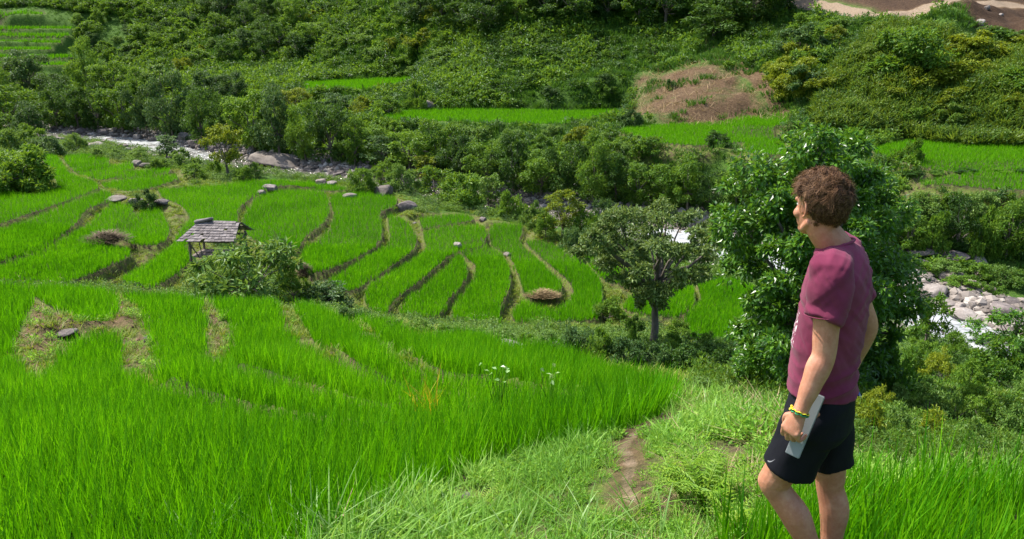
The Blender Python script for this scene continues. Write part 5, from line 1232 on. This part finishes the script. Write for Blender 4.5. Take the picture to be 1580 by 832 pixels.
def fused(name, parts, voxel, mat, smooth_it=6, fold=None):
    me = mesh_np(name, *join_arrays(parts)); o = bpy.data.objects.new(name, me); COL.objects.link(o)
    r = o.modifiers.new('r', 'REMESH'); r.mode = 'VOXEL'; r.voxel_size = voxel; r.use_smooth_shade = True
    s = o.modifiers.new('s', 'SMOOTH'); s.iterations = smooth_it; s.factor = .5
    dg = bpy.context.evaluated_depsgraph_get(); dg.update()
    res = bpy.data.meshes.new_from_object(o.evaluated_get(dg)); bpy.data.objects.remove(o); res.name = name
    n = len(res.vertices)
    if fold is not None:
        co = np.empty(n * 3, np.float32); res.vertices.foreach_get('co', co); co = co.reshape(-1, 3).astype(float)
        no = np.empty(n * 3, np.float32); res.vertex_normals.foreach_get('vector', no); no = no.reshape(-1, 3)
        co = co + no * fold(co, no)[:, None]; res.vertices.foreach_set('co', co.astype(np.float32).ravel()); res.update()
    res.materials.clear(); res.materials.append(mat)
    for p in res.polygons: p.use_smooth = True
    return res

# materials
m_, nt = new_mat('skin'); tc = nt.nodes.new('ShaderNodeTexCoord').outputs['Object']
nn_ = noise(nt, 14, 5, .6, tc); n2_ = noise(nt, 160, 3, .6, tc)
nf_ = noise(nt, 55, 4, .7, tc); nn_ = maths(nt, 'ADD', maths(nt, 'MULTIPLY', nn_, .65), maths(nt, 'MULTIPLY', nf_, .35))
rp_ = ramp(nt, [(.36, (.40, .165, .095)), (.50, (.47, .21, .132)), (.66, (.56, .29, .195))]); nt.links.new(nn_, rp_.inputs[0])
ps = principled(nt, rp_.outputs[0], .52, .35, bump(nt, n2_, .25, .002)); ps.inputs['Subsurface Weight'].default_value = .12; ps.inputs['Subsurface Radius'].default_value = (.02, .008, .004); ps.inputs['Subsurface Scale'].default_value = .4
finish(nt, ps.outputs[0]); M['skin'] = m_
def cloth(name, a, b, rough=.9, weave=900, print_=False, fade=3, sheen=.2):
    m, nt = new_mat(name); tc = nt.nodes.new('ShaderNodeTexCoord').outputs['Object']
    n = noise(nt, fade, 4, .6, tc); w = noise(nt, weave, 2, .5, tc); r = ramp(nt, [(.35, a), (.7, b)]); nt.links.new(n, r.inputs[0]); col = r.outputs[0]
    if print_:
        sx = N(nt, 'ShaderNodeSeparateXYZ'); nt.links.new(tc, sx.inputs[0])
        dot = N(nt, 'ShaderNodeVectorMath', operation='DOT_PRODUCT'); nt.links.new(tc, dot.inputs[0]); dot.inputs[1].default_value = tuple(Fd)
        dl = N(nt, 'ShaderNodeVectorMath', operation='DOT_PRODUCT'); nt.links.new(tc, dl.inputs[0]); dl.inputs[1].default_value = tuple(Ld)
        pn = noise(nt, 85, 2, .5, tc)
        f = maths(nt, 'MULTIPLY', maths(nt, 'GREATER_THAN', dot.outputs['Value'], PRINT[0]), maths(nt, 'GREATER_THAN', pn, .56))
        f = maths(nt, 'MULTIPLY', f, maths(nt, 'MULTIPLY', maths(nt, 'GREATER_THAN', sx.outputs[2], PRINT[1]), maths(nt, 'LESS_THAN', sx.outputs[2], PRINT[2])))
        f = maths(nt, 'MULTIPLY', f, maths(nt, 'LESS_THAN', dl.outputs['Value'], PRINT[3]))
        col = mixc(nt, col, (.75, .70, .72), f)
    p = principled(nt, col, rough, .15, bump(nt, w, .3, .0012)); p.inputs['Sheen Weight'].default_value = sheen * .4
    finish(nt, p.outputs[0]); return m

# ---- joints
GYm = 2.95
pel = PX(1268, 612, GYm)
hipL = pel + Ld * .085 + UP * -.02; hipR = pel - Ld * .085 + UP * -.02
kneeL = PX(1194, 744, 2.96); ankL = PX(1243, 832, 2.92); ankL = ankL + (ankL - kneeL) * .62
kneeR = PX(1281, 735, 3.03); ankR = PX(1279, 832, 3.03); ankR = ankR + (ankR - kneeR) * .62
gl = float(height(ankL[0], ankL[1])); gr_ = float(height(ankR[0], ankR[1]))
ankL[2] = min(ankL[2], gl + .10) if ankL[2] > gl + .10 else ankL[2]; ankR[2] = min(ankR[2], gr_ + .10)
ankL[2] = gl + .09; ankR[2] = gr_ + .09
shL = PX(1283, 420, 2.80); elL = PX(1271, 548, 2.76); wrL = PX(1234, 637, 2.73)
neck0 = PX(1293, 392, 2.95); head0 = PX(1268, 317, 2.96)
shR = neck0 + (neck0 - shL) * np.array([.95, .95, 0]) + UP * (shL[2] - neck0[2])
elR = PX(1338, 503, 3.10); wrR = PX(1296, 598, 3.16)
print('man', 'pelvis', pel, 'shin', np.linalg.norm(kneeL - ankL), 'thigh', np.linalg.norm(hipL - kneeL), 'upper arm', np.linalg.norm(shL - elL), 'forearm', np.linalg.norm(elL - wrL), 'ankle-ground', ankL[2] - gl, 'shoulders', np.linalg.norm(shL - shR), 'height', head0[2] + .13 - gl)

man = empty('person', (pel[0], pel[1], gl), 'man in maroon t-shirt and black shorts standing and looking over the valley', 'person')
org = np.array([pel[0], pel[1], gl])
def add(name, me, parent=man):
    o = bpy.data.objects.new(name, me); COL.objects.link(o); o.parent = parent
    if parent is man: o.matrix_parent_inverse = Matrix.Translation(-Vector(org))
    return o

# ---- body parts
Fh = unit(np.array([-.44, .90, 0.])); Lh = np.array([-Fh[1], Fh[0], 0.]); Uh = unit(UP + Fh * -.02)
parts = []
parts.append(ellipsoid(head0 + UP * .018, (.096, .076, .108), (Fh, Lh, Uh)))                                    # skull
parts.append(ellipsoid(head0 + Fh * .045 - UP * .045, (.055, .054, .075), (Fh, Lh, Uh)))                          # face
parts.append(ellipsoid(head0 + Fh * .056 - UP * .098, (.036, .038, .026), (Fh, Lh, Uh)))                          # chin
parts.append(tube_solid([head0 - UP * .060 + Lh * .052 + Fh * .0, head0 - UP * .093 + Lh * .036 + Fh * .04, head0 - UP * .103 + Fh * .070], [.018, .016, .014], 10))   # jaw, left
parts.append(tube_solid([head0 - UP * .060 - Lh * .052 + Fh * .0, head0 - UP * .093 - Lh * .036 + Fh * .04, head0 - UP * .103 + Fh * .070], [.018, .016, .014], 10))
parts.append(tube_solid([head0 + Fh * .088 + UP * .002, head0 + Fh * .106 - UP * .022, head0 + Fh * .114 - UP * .042], [.008, .010, .013], 10))  # nose
parts.append(ellipsoid(head0 + Fh * .103 - UP * .047, (.012, .018, .009), (Fh, Lh, Uh)))
parts.append(tube_solid([head0 + Fh * .084 + Lh * .042 + UP * .013, head0 + Fh * .095 + UP * .011, head0 + Fh * .084 - Lh * .042 + UP * .013], [.009, .010, .009], 10))  # brow
parts.append(ellipsoid(head0 + Fh * .096 - UP * .071, (.007, .024, .006), (Fh, Lh, Uh)))                          # lips
parts.append(ellipsoid(head0 + Fh * .094 - UP * .083, (.008, .021, .006), (Fh, Lh, Uh)))
for sgn in (1, -1):
    parts.append(ellipsoid(head0 + Fh * .068 + Lh * .040 * sgn - UP * .038, (.024, .020, .022), (Fh, Lh, Uh)))   # cheek
    ec = head0 + Fh * .004 + Lh * .080 * sgn - UP * .006
    th = np.linspace(-.6, 4.9, 9); earp = [ec + Fh * (math.cos(t) * .015 - .004) + UP * math.sin(t) * .029 + Lh * sgn * (.008 - .006 * math.cos(t)) for t in th]
    parts.append(tube_solid(earp, [.0050] * 9, 8, sub=2)); parts.append(ellipsoid(ec - Lh * .004 * sgn, (.015, .007, .026), (Fh, Lh, Uh)))
parts.append(tube_solid([neck0 - UP * .06 + Fh * -.01, neck0 + UP * .01, head0 - UP * .085 - Fh * .014, head0 - UP * .02 - Fh * .02], [.085, .063, .058, .060], 18))
parts.append(tube_solid([shL + UP * -.01, neck0 - UP * .02, shR + UP * -.01], [.055, .062, .055], 16))
CH = [(412, 1297, .085, .15), (440, 1294, .100, .165), (480, 1286, .100, .155), (530, 1276, .100, .140), (570, 1272, .102, .142), (612, 1268, .105, .150), (650, 1268, .095, .150)]
parts.append(solid([(PX(c, y, GYm), Fd, Ld, a, b) for y, c, a, b in CH], 26))
# arms
for s_, e_, w_ in ((shL, elL, wrL), (shR, elR, wrR)):
    fa = lambda t: e_ + (w_ - e_) * t
    parts.append(tube_solid([s_, s_ + (e_ - s_) * .35, s_ + (e_ - s_) * .75, e_, fa(.22), fa(.55), fa(.85), w_], [.058, .054, .046, .043, .046, .038, .029, .028], 18))
# legs
for h_, k_, a_ in ((hipL, kneeL, ankL), (hipR, kneeR, ankR)):
    bk = -Fd * .018
    s = lambda t: k_ + (a_ - k_) * t
    parts.append(tube_solid([h_, h_ + (k_ - h_) * .5, k_ - (k_ - h_) * .12, k_, s(.12), s(.33) + bk, s(.62) + bk * .5, s(.88), s(1.0)], [.090, .083, .066, .062, .057, .062, .048, .036, .038], 20))
    parts.append(ellipsoid(k_ + Fd * .028, (.038, .040, .045)))
    parts.append(tube_solid([a_ - UP * .03 - Fd * .03, a_ - UP * .045 + Fd * .06, a_ - UP * .06 + Fd * .15], [.038, .036, .030], 14))

def hand(parts, W, d, wid, nrm, curl, seed=0, thumb_side=1):
    """palm with four unequal fingers and a thumb; d along the hand, wid across towards the index, nrm towards the palm"""
    d = unit(d); wid = unit(wid - d * (wid @ d)); nrm = unit(nrm - d * (nrm @ d) - wid * (nrm @ wid))
    kn = W + d * .088
    parts.append(solid([(W - d * .02, wid, nrm, .027, .020), (W + d * .012, wid, nrm, .029, .019), (W + d * .045, wid, nrm, .038, .017), (W + d * .075, wid, nrm, .041, .015), (kn, wid, nrm, .040, .013), (kn + d * .008, wid, nrm, .034, .008)], 20))
    ln = [.044, .050, .046, .036]
    for i in range(4):
        off = (1.5 - i) * .0205; base = kn + wid * off - d * (.004 + .004 * abs(i - 1)); p = [base - d * .02, base]; ang = 0; dirv = d
        for j, (f, c) in enumerate(zip((1, .62, .5), curl)):
            ang += c + .05 * i; dirv = d * math.cos(ang) + nrm * math.sin(ang); p.append(p[-1] + dirv * ln[i] * f + wid * (-.0012 * i))
        parts.append(tube_solid(p, [.0095, .0100, .0088, .0080, .0066], 12, sub=3))
        parts.append(ellipsoid(base - nrm * .004, (.010, .010, .009), (d, wid, nrm)))
    tb = W + d * .022 + wid * .026; p = [tb - wid * .012, tb + d * .020 + wid * .018 + nrm * .010, tb + d * .050 + wid * .022 + nrm * .024, tb + d * .072 + wid * .012 + nrm * .034]
    parts.append(tube_solid(p, [.015, .0125, .0105, .0085], 12, sub=3))
hd = PX(1214, 676, 2.735) - wrL
hand(parts, wrL, hd, unit(Fd * .75 + Ld * -.30 + UP * .1), -Ld + Fd * -.45, (.50, 1.15, .75))
hand(parts, wrR, unit(wrR - elR) , Fd, Ld, (.25, .35, .3))
body = add('body', fused('body', parts, .0034, M['skin'], 5))

# ---- t-shirt
SH = [(374, 1291, .060, .068), (381, 1293, .070, .092), (391, 1295, .084, .145), (401, 1297, .094, .180), (415, 1297, .106, .196), (440, 1294, .120, .195), (480, 1286, .124, .184), (530, 1275, .126, .168), (570, 1270, .127, .166), (599, 1268, .131, .170)]
sp_ = [solid([(PX(c, y, GYm), Fd, Ld, a, b) for y, c, a, b in SH], 40)]
hemL = PX(1270, 494, 2.77); d_ = unit(elL - shL)
sp_.append(tube_solid([shL + UP * .014 - Ld * .045, shL + UP * .002, shL + d_ * .07, shL + d_ * .13, hemL], [.066, .074, .074, .069, .068], 24, False, squash=(Fd, .94)))
sp_.append(tube_solid([shL + UP * .002 - Ld * .01, (shL + neck0) / 2 + UP * -.012, neck0 - UP * .022, (shR + neck0) / 2 + UP * -.012, shR + UP * .002 + Ld * .01], [.066, .072, .078, .072, .066], 20))
dR = unit(elR - shR); sp_.append(tube_solid([shR + UP * .012 + Ld * .03, shR + dR * .07, shR + dR * .13, shR + dR * .20], [.070, .074, .070, .068], 24))
armp = shL + d_ * .16 - Fd * .09
def fold_shirt(c, n):
    z = c[:, 2]; a = c @ Fd; l = c @ Ld
    d = .0035 * fbm(a * 14, z * 11, 3, 3) + .003 * fbm(l * 16, z * 13, 4, 3)
    w = smooth((PX(1270, 520, 2.95)[2] - z) / .10)          # drapes and rolls near the waist
    ph = z * 95 + 4.5 * fbm(a * 6, l * 6, 8, 2) + a * 26; d = d + w * .0052 * (1 - np.abs(np.sin(ph * .5)) * 1.6) * (.4 + 1.2 * np.clip(fbm(a * 6, l * 6 + z * 5, 55, 2) + .4, 0, 1))
    u1 = a * .55 + z * .83; v1 = a * .83 - z * .55; rd = 1 - np.abs(fbm(u1 * 5 + 3, v1 * 24 + l * 6, 6, 3)) * 2.2
    d = d + .0058 * rd * (1 - .5 * w); u2 = -a * .6 + z * .8; v2 = a * .8 + z * .6
    d = d + .0048 * (1 - np.abs(fbm(u2 * 4, v2 * 20 + l * 5, 16, 3)) * 2.4) * smooth((z - 1 * (PX(1270, 470, 2.95)[2])) / .2 + .5)
    sp = np.abs((c - neck0) @ Ld + .03 + .15 * (neck0[2] - z)); d = d - .006 * np.exp(-(sp / .018) ** 2) * (n @ Fd < -.2) * smooth((neck0[2] - z) / .1)
    return d
PRINT = (float(PX(1222, 510, 2.95) @ Fd) - .035, PX(1220, 533, 2.95)[2], PX(1220, 478, 2.95)[2], float(pel @ Ld) + .10)
M['shirt'] = cloth('maroon_cotton', (.130, .017, .047), (.225, .042, .090), print_=True)
shirt = add('t_shirt', fused('t_shirt', sp_, .0055, M['shirt'], 5, fold_shirt))
# hem and collar bands
def band(name, c, n, r, mat, parent, e1=None, rat=1.0, th=.0022):
    n = unit(n); a = unit((Fd if e1 is None else e1) - n * (n @ (Fd if e1 is None else e1))); b = np.cross(n, a); t = np.linspace(0, 2 * np.pi, 60)
    P = c + np.cos(t)[:, None] * a * r + np.sin(t)[:, None] * b * r * rat
    return add(name, mesh_np(name, *tube_arrays(P, np.full(60, th), 8), mat, True), parent)
band('collar', PX(1291, 376, 2.95), UP + Fd * .35, .064, M['shirt'], shirt, None, 1.1, .005)
band('sleeve_hem', hemL - d_ * .016, d_, .0675, M['shirt'], shirt, Fd, .92, .002)

# ---- shorts
M['shorts'] = cloth('black_sports_cloth', (.006, .006, .010), (.012, .012, .018), .8, 600, sheen=0)
hl = PX(1217, 722, 2.93); hr = PX(1280, 713, 3.04); aL = unit(hl - hipL); aR = unit(hr - hipR)
ss_ = [solid([(PX(1268, 590, GYm), Fd, Ld, .118, .158), (PX(1268, 606, GYm), Fd, Ld, .126, .166), (PX(1266, 628, GYm), Fd, Ld, .134, .176), (PX(1263, 652, GYm), Fd, Ld, .128, .178), (PX(1262, 668, GYm), Fd, Ld, .10, .165)], 36)]
ss_.append(tube_solid([hipL + UP * -.01, hipL + (hl - hipL) * .45, hipL + (hl - hipL) * .75, hl], [.104, .108, .108, .112], 28, False, squash=(Fd, .88)))
ss_.append(tube_solid([hipR + UP * -.01, hipR + (hr - hipR) * .5, hr], [.104, .102, .098], 28, False, squash=(Fd, .90)))
def fold_shorts(c, n):
    a = c @ Fd; l = c @ Ld; z = c[:, 2]
    return .0055 * fbm(a * 9 + z * 7, l * 8, 13, 3) + .004 * np.sin(a * 42 + z * 22 + 3 * fbm(a * 5, z * 5, 15, 2))
shorts_me = fused('shorts', ss_, .006, M['shorts'], 5, fold_shorts); shorts = add('shorts', shorts_me)
from mathutils.bvhtree import BVHTree
bv = BVHTree.FromPolygons([v.co[:] for v in shorts_me.vertices], [p.vertices[:] for p in shorts_me.polygons])
def on_cloth(px, py, off=.0015):
    d = Vector(at_y(px, py, 1.0)).normalized(); h = bv.ray_cast(Vector((0, 0, 0)), d)
    return (h[0] - d * off) if h[0] is not None else None
# small curved tick mark near the hem
up_ = [(1184.8, 710.2), (1187, 711.4), (1190, 711.4), (1193.5, 710.0), (1197, 707.8)]; dn_ = [(1184.0, 711.5), (1186.5, 713.4), (1190, 713.0), (1193.5, 710.8), (1197, 707.8)]
pts = [on_cloth(*q) for q in up_ + dn_]
if all(p is not None for p in pts):
    m_, nt = new_mat('reflective_print'); finish(nt, principled(nt, (.22, .22, .24), .5, .4).outputs[0])
    add('logo', mesh_np('logo', [p[:] for p in pts], [[i, i + 1, i + 6, i + 5] for i in range(4)], None, m_), shorts)
# ---- shoes
m_, nt = new_mat('shoe_cloth'); finish(nt, principled(nt, (.05, .05, .055), .8, .2).outputs[0]); M['shoe'] = m_
m_, nt = new_mat('shoe_sole'); finish(nt, principled(nt, (.55, .53, .5), .7, .2).outputs[0]); M['sole'] = m_
for a_ in (ankL, ankR):
    b_ = a_ - UP * .05
    sh = add('shoe', fused('shoe', [tube_solid([b_ - Fd * .045 + UP * .01, b_ + Fd * .05, b_ + Fd * .13 - UP * .008, b_ + Fd * .19 - UP * .016], [.046, .047, .045, .032], 18, squash=(Ld, .85)), tube_solid([a_ + UP * .01, b_], [.043, .045], 16)], .005, M['shoe'], 4))
    add('sole', fused('sole', [tube_solid([b_ - Fd * .05 - UP * .034, b_ + Fd * .06 - UP * .034, b_ + Fd * .19 - UP * .034], [.044, .046, .036], 18, squash=(Ld, .28))], .004, M['sole'], 2), sh)
# ---- hair: a cap of short curls
M['hair'] = leaf_mat('brown_hair', (.034, .015, .007), (.085, .040, .018), (.25, .135, .062), 0.05, 0.6, 0.2, 0.0)
rng = np.random.default_rng(3)
def hair_zone(d, j=0):
    fz = d @ Fh; uz = d @ UP; lz = np.abs(d @ Lh)
    low_lim = np.where(fz > .25, .36, np.where(fz > -.12, -.10, -.66))
    return (uz > low_lim + j) & ~((fz > .74) & (uz < .58)) & ~((lz > .66) & (fz > -.20) & (fz < .45) & (uz < .24))
def hair_r(d): return (1 / np.sqrt(((d @ Fh) / .101) ** 2 + ((d @ Lh) / .081) ** 2 + ((d @ UP) / .113) ** 2))
hc = head0 + UP * .015 - Fh * .004
def rand_dirs(n, jit):
    d = unit(rng.normal(size=(n * 3, 3))); d = d[hair_zone(d, rng.normal(0, jit, n * 3))]; return d[:n]
LK = rand_dirs(520, .05); nl = len(LK); per = 34; n = nl * per
d0 = np.repeat(LK, per, 0); d = unit(d0 + rng.normal(0, .05, (n, 3))); uz0 = d0 @ UP
g0 = unit(np.cross(LK, rng.normal(size=(nl, 3)) * .5 + UP * .2 + Fh * .35)); g0 = unit(g0 - UP * .55 - Fh * .10 + rng.normal(0, .35, (nl, 3)) - LK * .0); g0 = unit(g0 - LK * (g0 * LK).sum(-1, keepdims=True) * .9)
g = unit(np.repeat(g0, per, 0) + rng.normal(0, .10, (n, 3))); h2 = unit(np.cross(d, g))
vol = .004 + .012 * np.clip((uz0 + .35) / 1.1, 0, 1) ** .8 + .008 * np.clip(d0 @ Fh, 0, 1) * (uz0 > .3)
lift = np.repeat(rng.uniform(.35, 1.15, nl), per)
rad = hair_r(d) + rng.uniform(-.002, .004, n)
S = 9; t = np.linspace(0, 1, S)
ln = np.repeat(rng.uniform(.028, .052, nl), per) * (.30 + .70 * np.clip(uz0 + .25, 0, .6) / .6) * rng.uniform(.75, 1.1, n)
ear = (np.abs(d0 @ Lh) > .5) & (uz0 < .5) & (d0 @ Fh > -.35); ln = np.where(ear, ln * .45, ln); g = unit(g - Fh * (ear * .9)[:, None]); h2 = unit(np.cross(d, g))
ph = np.repeat(rng.uniform(0, 6.28, nl), per) + rng.normal(0, .35, n); cr = np.repeat(rng.uniform(.002, .008, nl), per) * rng.uniform(.7, 1.2, n); fq = np.repeat(rng.uniform(4, 8.5, nl), per)
pos = hc + d * rad[:, None]; rowsP = []
for k in range(S):
    a = ph + fq * t[k]; up_k = vol * lift * np.sin(min(1, t[k] * 1.35) * np.pi * .5) * (1 - .45 * max(0, t[k] - .6))
    rowsP.append(pos + g * (ln * t[k] * (.25 + .75 * t[k]))[:, None] + h2 * ((np.cos(a) - np.cos(ph)) * cr * t[k] ** .5)[:, None] + d * (up_k + (np.sin(a) - np.sin(ph)) * cr * .7 * t[k] ** .5)[:, None])
C_ = np.stack(rowsP, 1); Tn = unit(np.gradient(C_, axis=1)); side = unit(np.cross(Tn, d[:, None] + .3 * rng.normal(size=(n, 1, 3)))); wd = (.0008 * (1 - .6 * t))[None, :, None]
VV = np.stack([C_ - side * wd, C_ + side * wd], 2).reshape(-1, 3)
bq = np.array([[2 * k, 2 * k + 1, 2 * k + 3, 2 * k + 2] for k in range(S - 1)]); Q = (bq[None] + (np.arange(n) * S * 2)[:, None, None]).reshape(-1, 4)
# under-layer so that no scalp shows
bm = bmesh.new(); bmesh.ops.create_icosphere(bm, subdivisions=5, radius=1.0); Vi = np.array([v.co[:] for v in bm.verts]); Fi = np.array([[v.index for v in f.verts] for f in bm.faces]); bm.free()
ok = hair_zone(Vi, .02)
Vc = hc + Vi * (hair_r(Vi) + .003 + .008 * np.clip((Vi @ UP + .2) / 1.1, 0, 1) + .003 * fbm(Vi[:, 0] * 9, Vi[:, 1] * 9 + Vi[:, 2] * 7, 4, 2))[:, None]; Fi = Fi[ok[Fi].all(1)]
o_ = len(VV); add('hair', mesh_np('hair', np.vstack([VV, Vc]), Q, Fi + o_, M['hair'], True))
# ---- eyes
m_, nt = new_mat('eye_white'); finish(nt, principled(nt, (.75, .72, .70), .2, .5).outputs[0]); M['eye'] = m_
m_, nt = new_mat('iris'); finish(nt, principled(nt, (.05, .08, .09), .15, .5).outputs[0]); M['iris'] = m_
for sgn in (1, -1):
    c = head0 + Fh * .078 + Lh * .030 * sgn - UP * .006
    e = add('eye', mesh_np('eye', *ellipsoid(c, (.0115, .0125, .009), (Fh, Lh, Uh)), M['eye'], True)); add('iris', mesh_np('iris', *ellipsoid(c + Fh * .0085, (.004, .0052, .0052), (Fh, Lh, Uh)), M['iris'], True), e)
# ---- bracelet of knotted cord: yellow, green and black
fd_ = unit(wrL - elL); bc = wrL - fd_ * .002
def cmat(name, c):
    m_, nt = new_mat(name); finish(nt, principled(nt, c, .7, .2).outputs[0]); return m_
br = empty('bracelet', org); br.parent = man; br.location = (0, 0, 0)
a1 = unit(Fd - fd_ * (fd_ @ Fd)); b1 = np.cross(fd_, a1)
for k, (c, off, t0, t1) in enumerate([((.01, .01, .012), 0, 0, 6.3), ((.65, .62, .03), -.004, 0, 6.3), ((.02, .30, .12), .004, 2.0, 6.9)]):
    t = np.linspace(t0, t1, 70); P = bc + fd_ * (off + .002 * np.sin(t * 9 + k))[:, None] + (np.cos(t)[:, None] * a1 + np.sin(t)[:, None] * b1) * (.0325 + .0015 * np.sin(t * 11 + k * 2))[:, None]
    o = bpy.data.objects.new('cord', mesh_np('cord', *tube_arrays(P, np.full(70, .0022), 6), cmat('bracelet_cord', c), True)); COL.objects.link(o); o.parent = br; o.matrix_parent_inverse = Matrix.Translation(-Vector(org))
kn = bc + a1 * .035; o = bpy.data.objects.new('knot', mesh_np('knot', *join_arrays([ellipsoid(kn + fd_ * .004, (.006, .006, .006)), ellipsoid(kn - fd_ * .008, (.005, .005, .006))]), cmat('yellow_cord', (.7, .6, .05)), True)); COL.objects.link(o); o.parent = br; o.matrix_parent_inverse = Matrix.Translation(-Vector(org))
# ---- the slim grey tablet in his hand
top = PX(1262, 608, 2.79); bot = PX(1222, 703, 2.765); ax = unit(top - bot); wv_ = unit(Fd * -1 - ax * (ax @ -Fd)); tn = np.cross(ax, wv_)
m_, nt = new_mat('silver_case'); n_ = noise(nt, 300, 2, .5, nt.nodes.new('ShaderNodeTexCoord').outputs['Object']); p_ = principled(nt, (.25, .265, .28), .42, .5, bump(nt, n_, .1, .001)); p_.inputs['Metallic'].default_value = .25; finish(nt, p_.outputs[0])
bm = bmesh.new(); bmesh.ops.create_cube(bm, size=1.0); Ln = np.linalg.norm(top - bot)
for v in bm.verts: v.co = Vector(v.co[0] * .056 * wv_ + v.co[1] * .011 * tn + v.co[2] * Ln * ax)
bmesh.ops.bevel(bm, geom=bm.edges[:], offset=.003, segments=3, affect='EDGES'); me = bpy.data.meshes.new('tablet'); bm.to_mesh(me); bm.free(); me.materials.append(m_)
o = link('tablet', me); o.location = (top + bot) / 2; tag(o, 'slim silver grey tablet held down in the man\'s left hand', 'tablet')
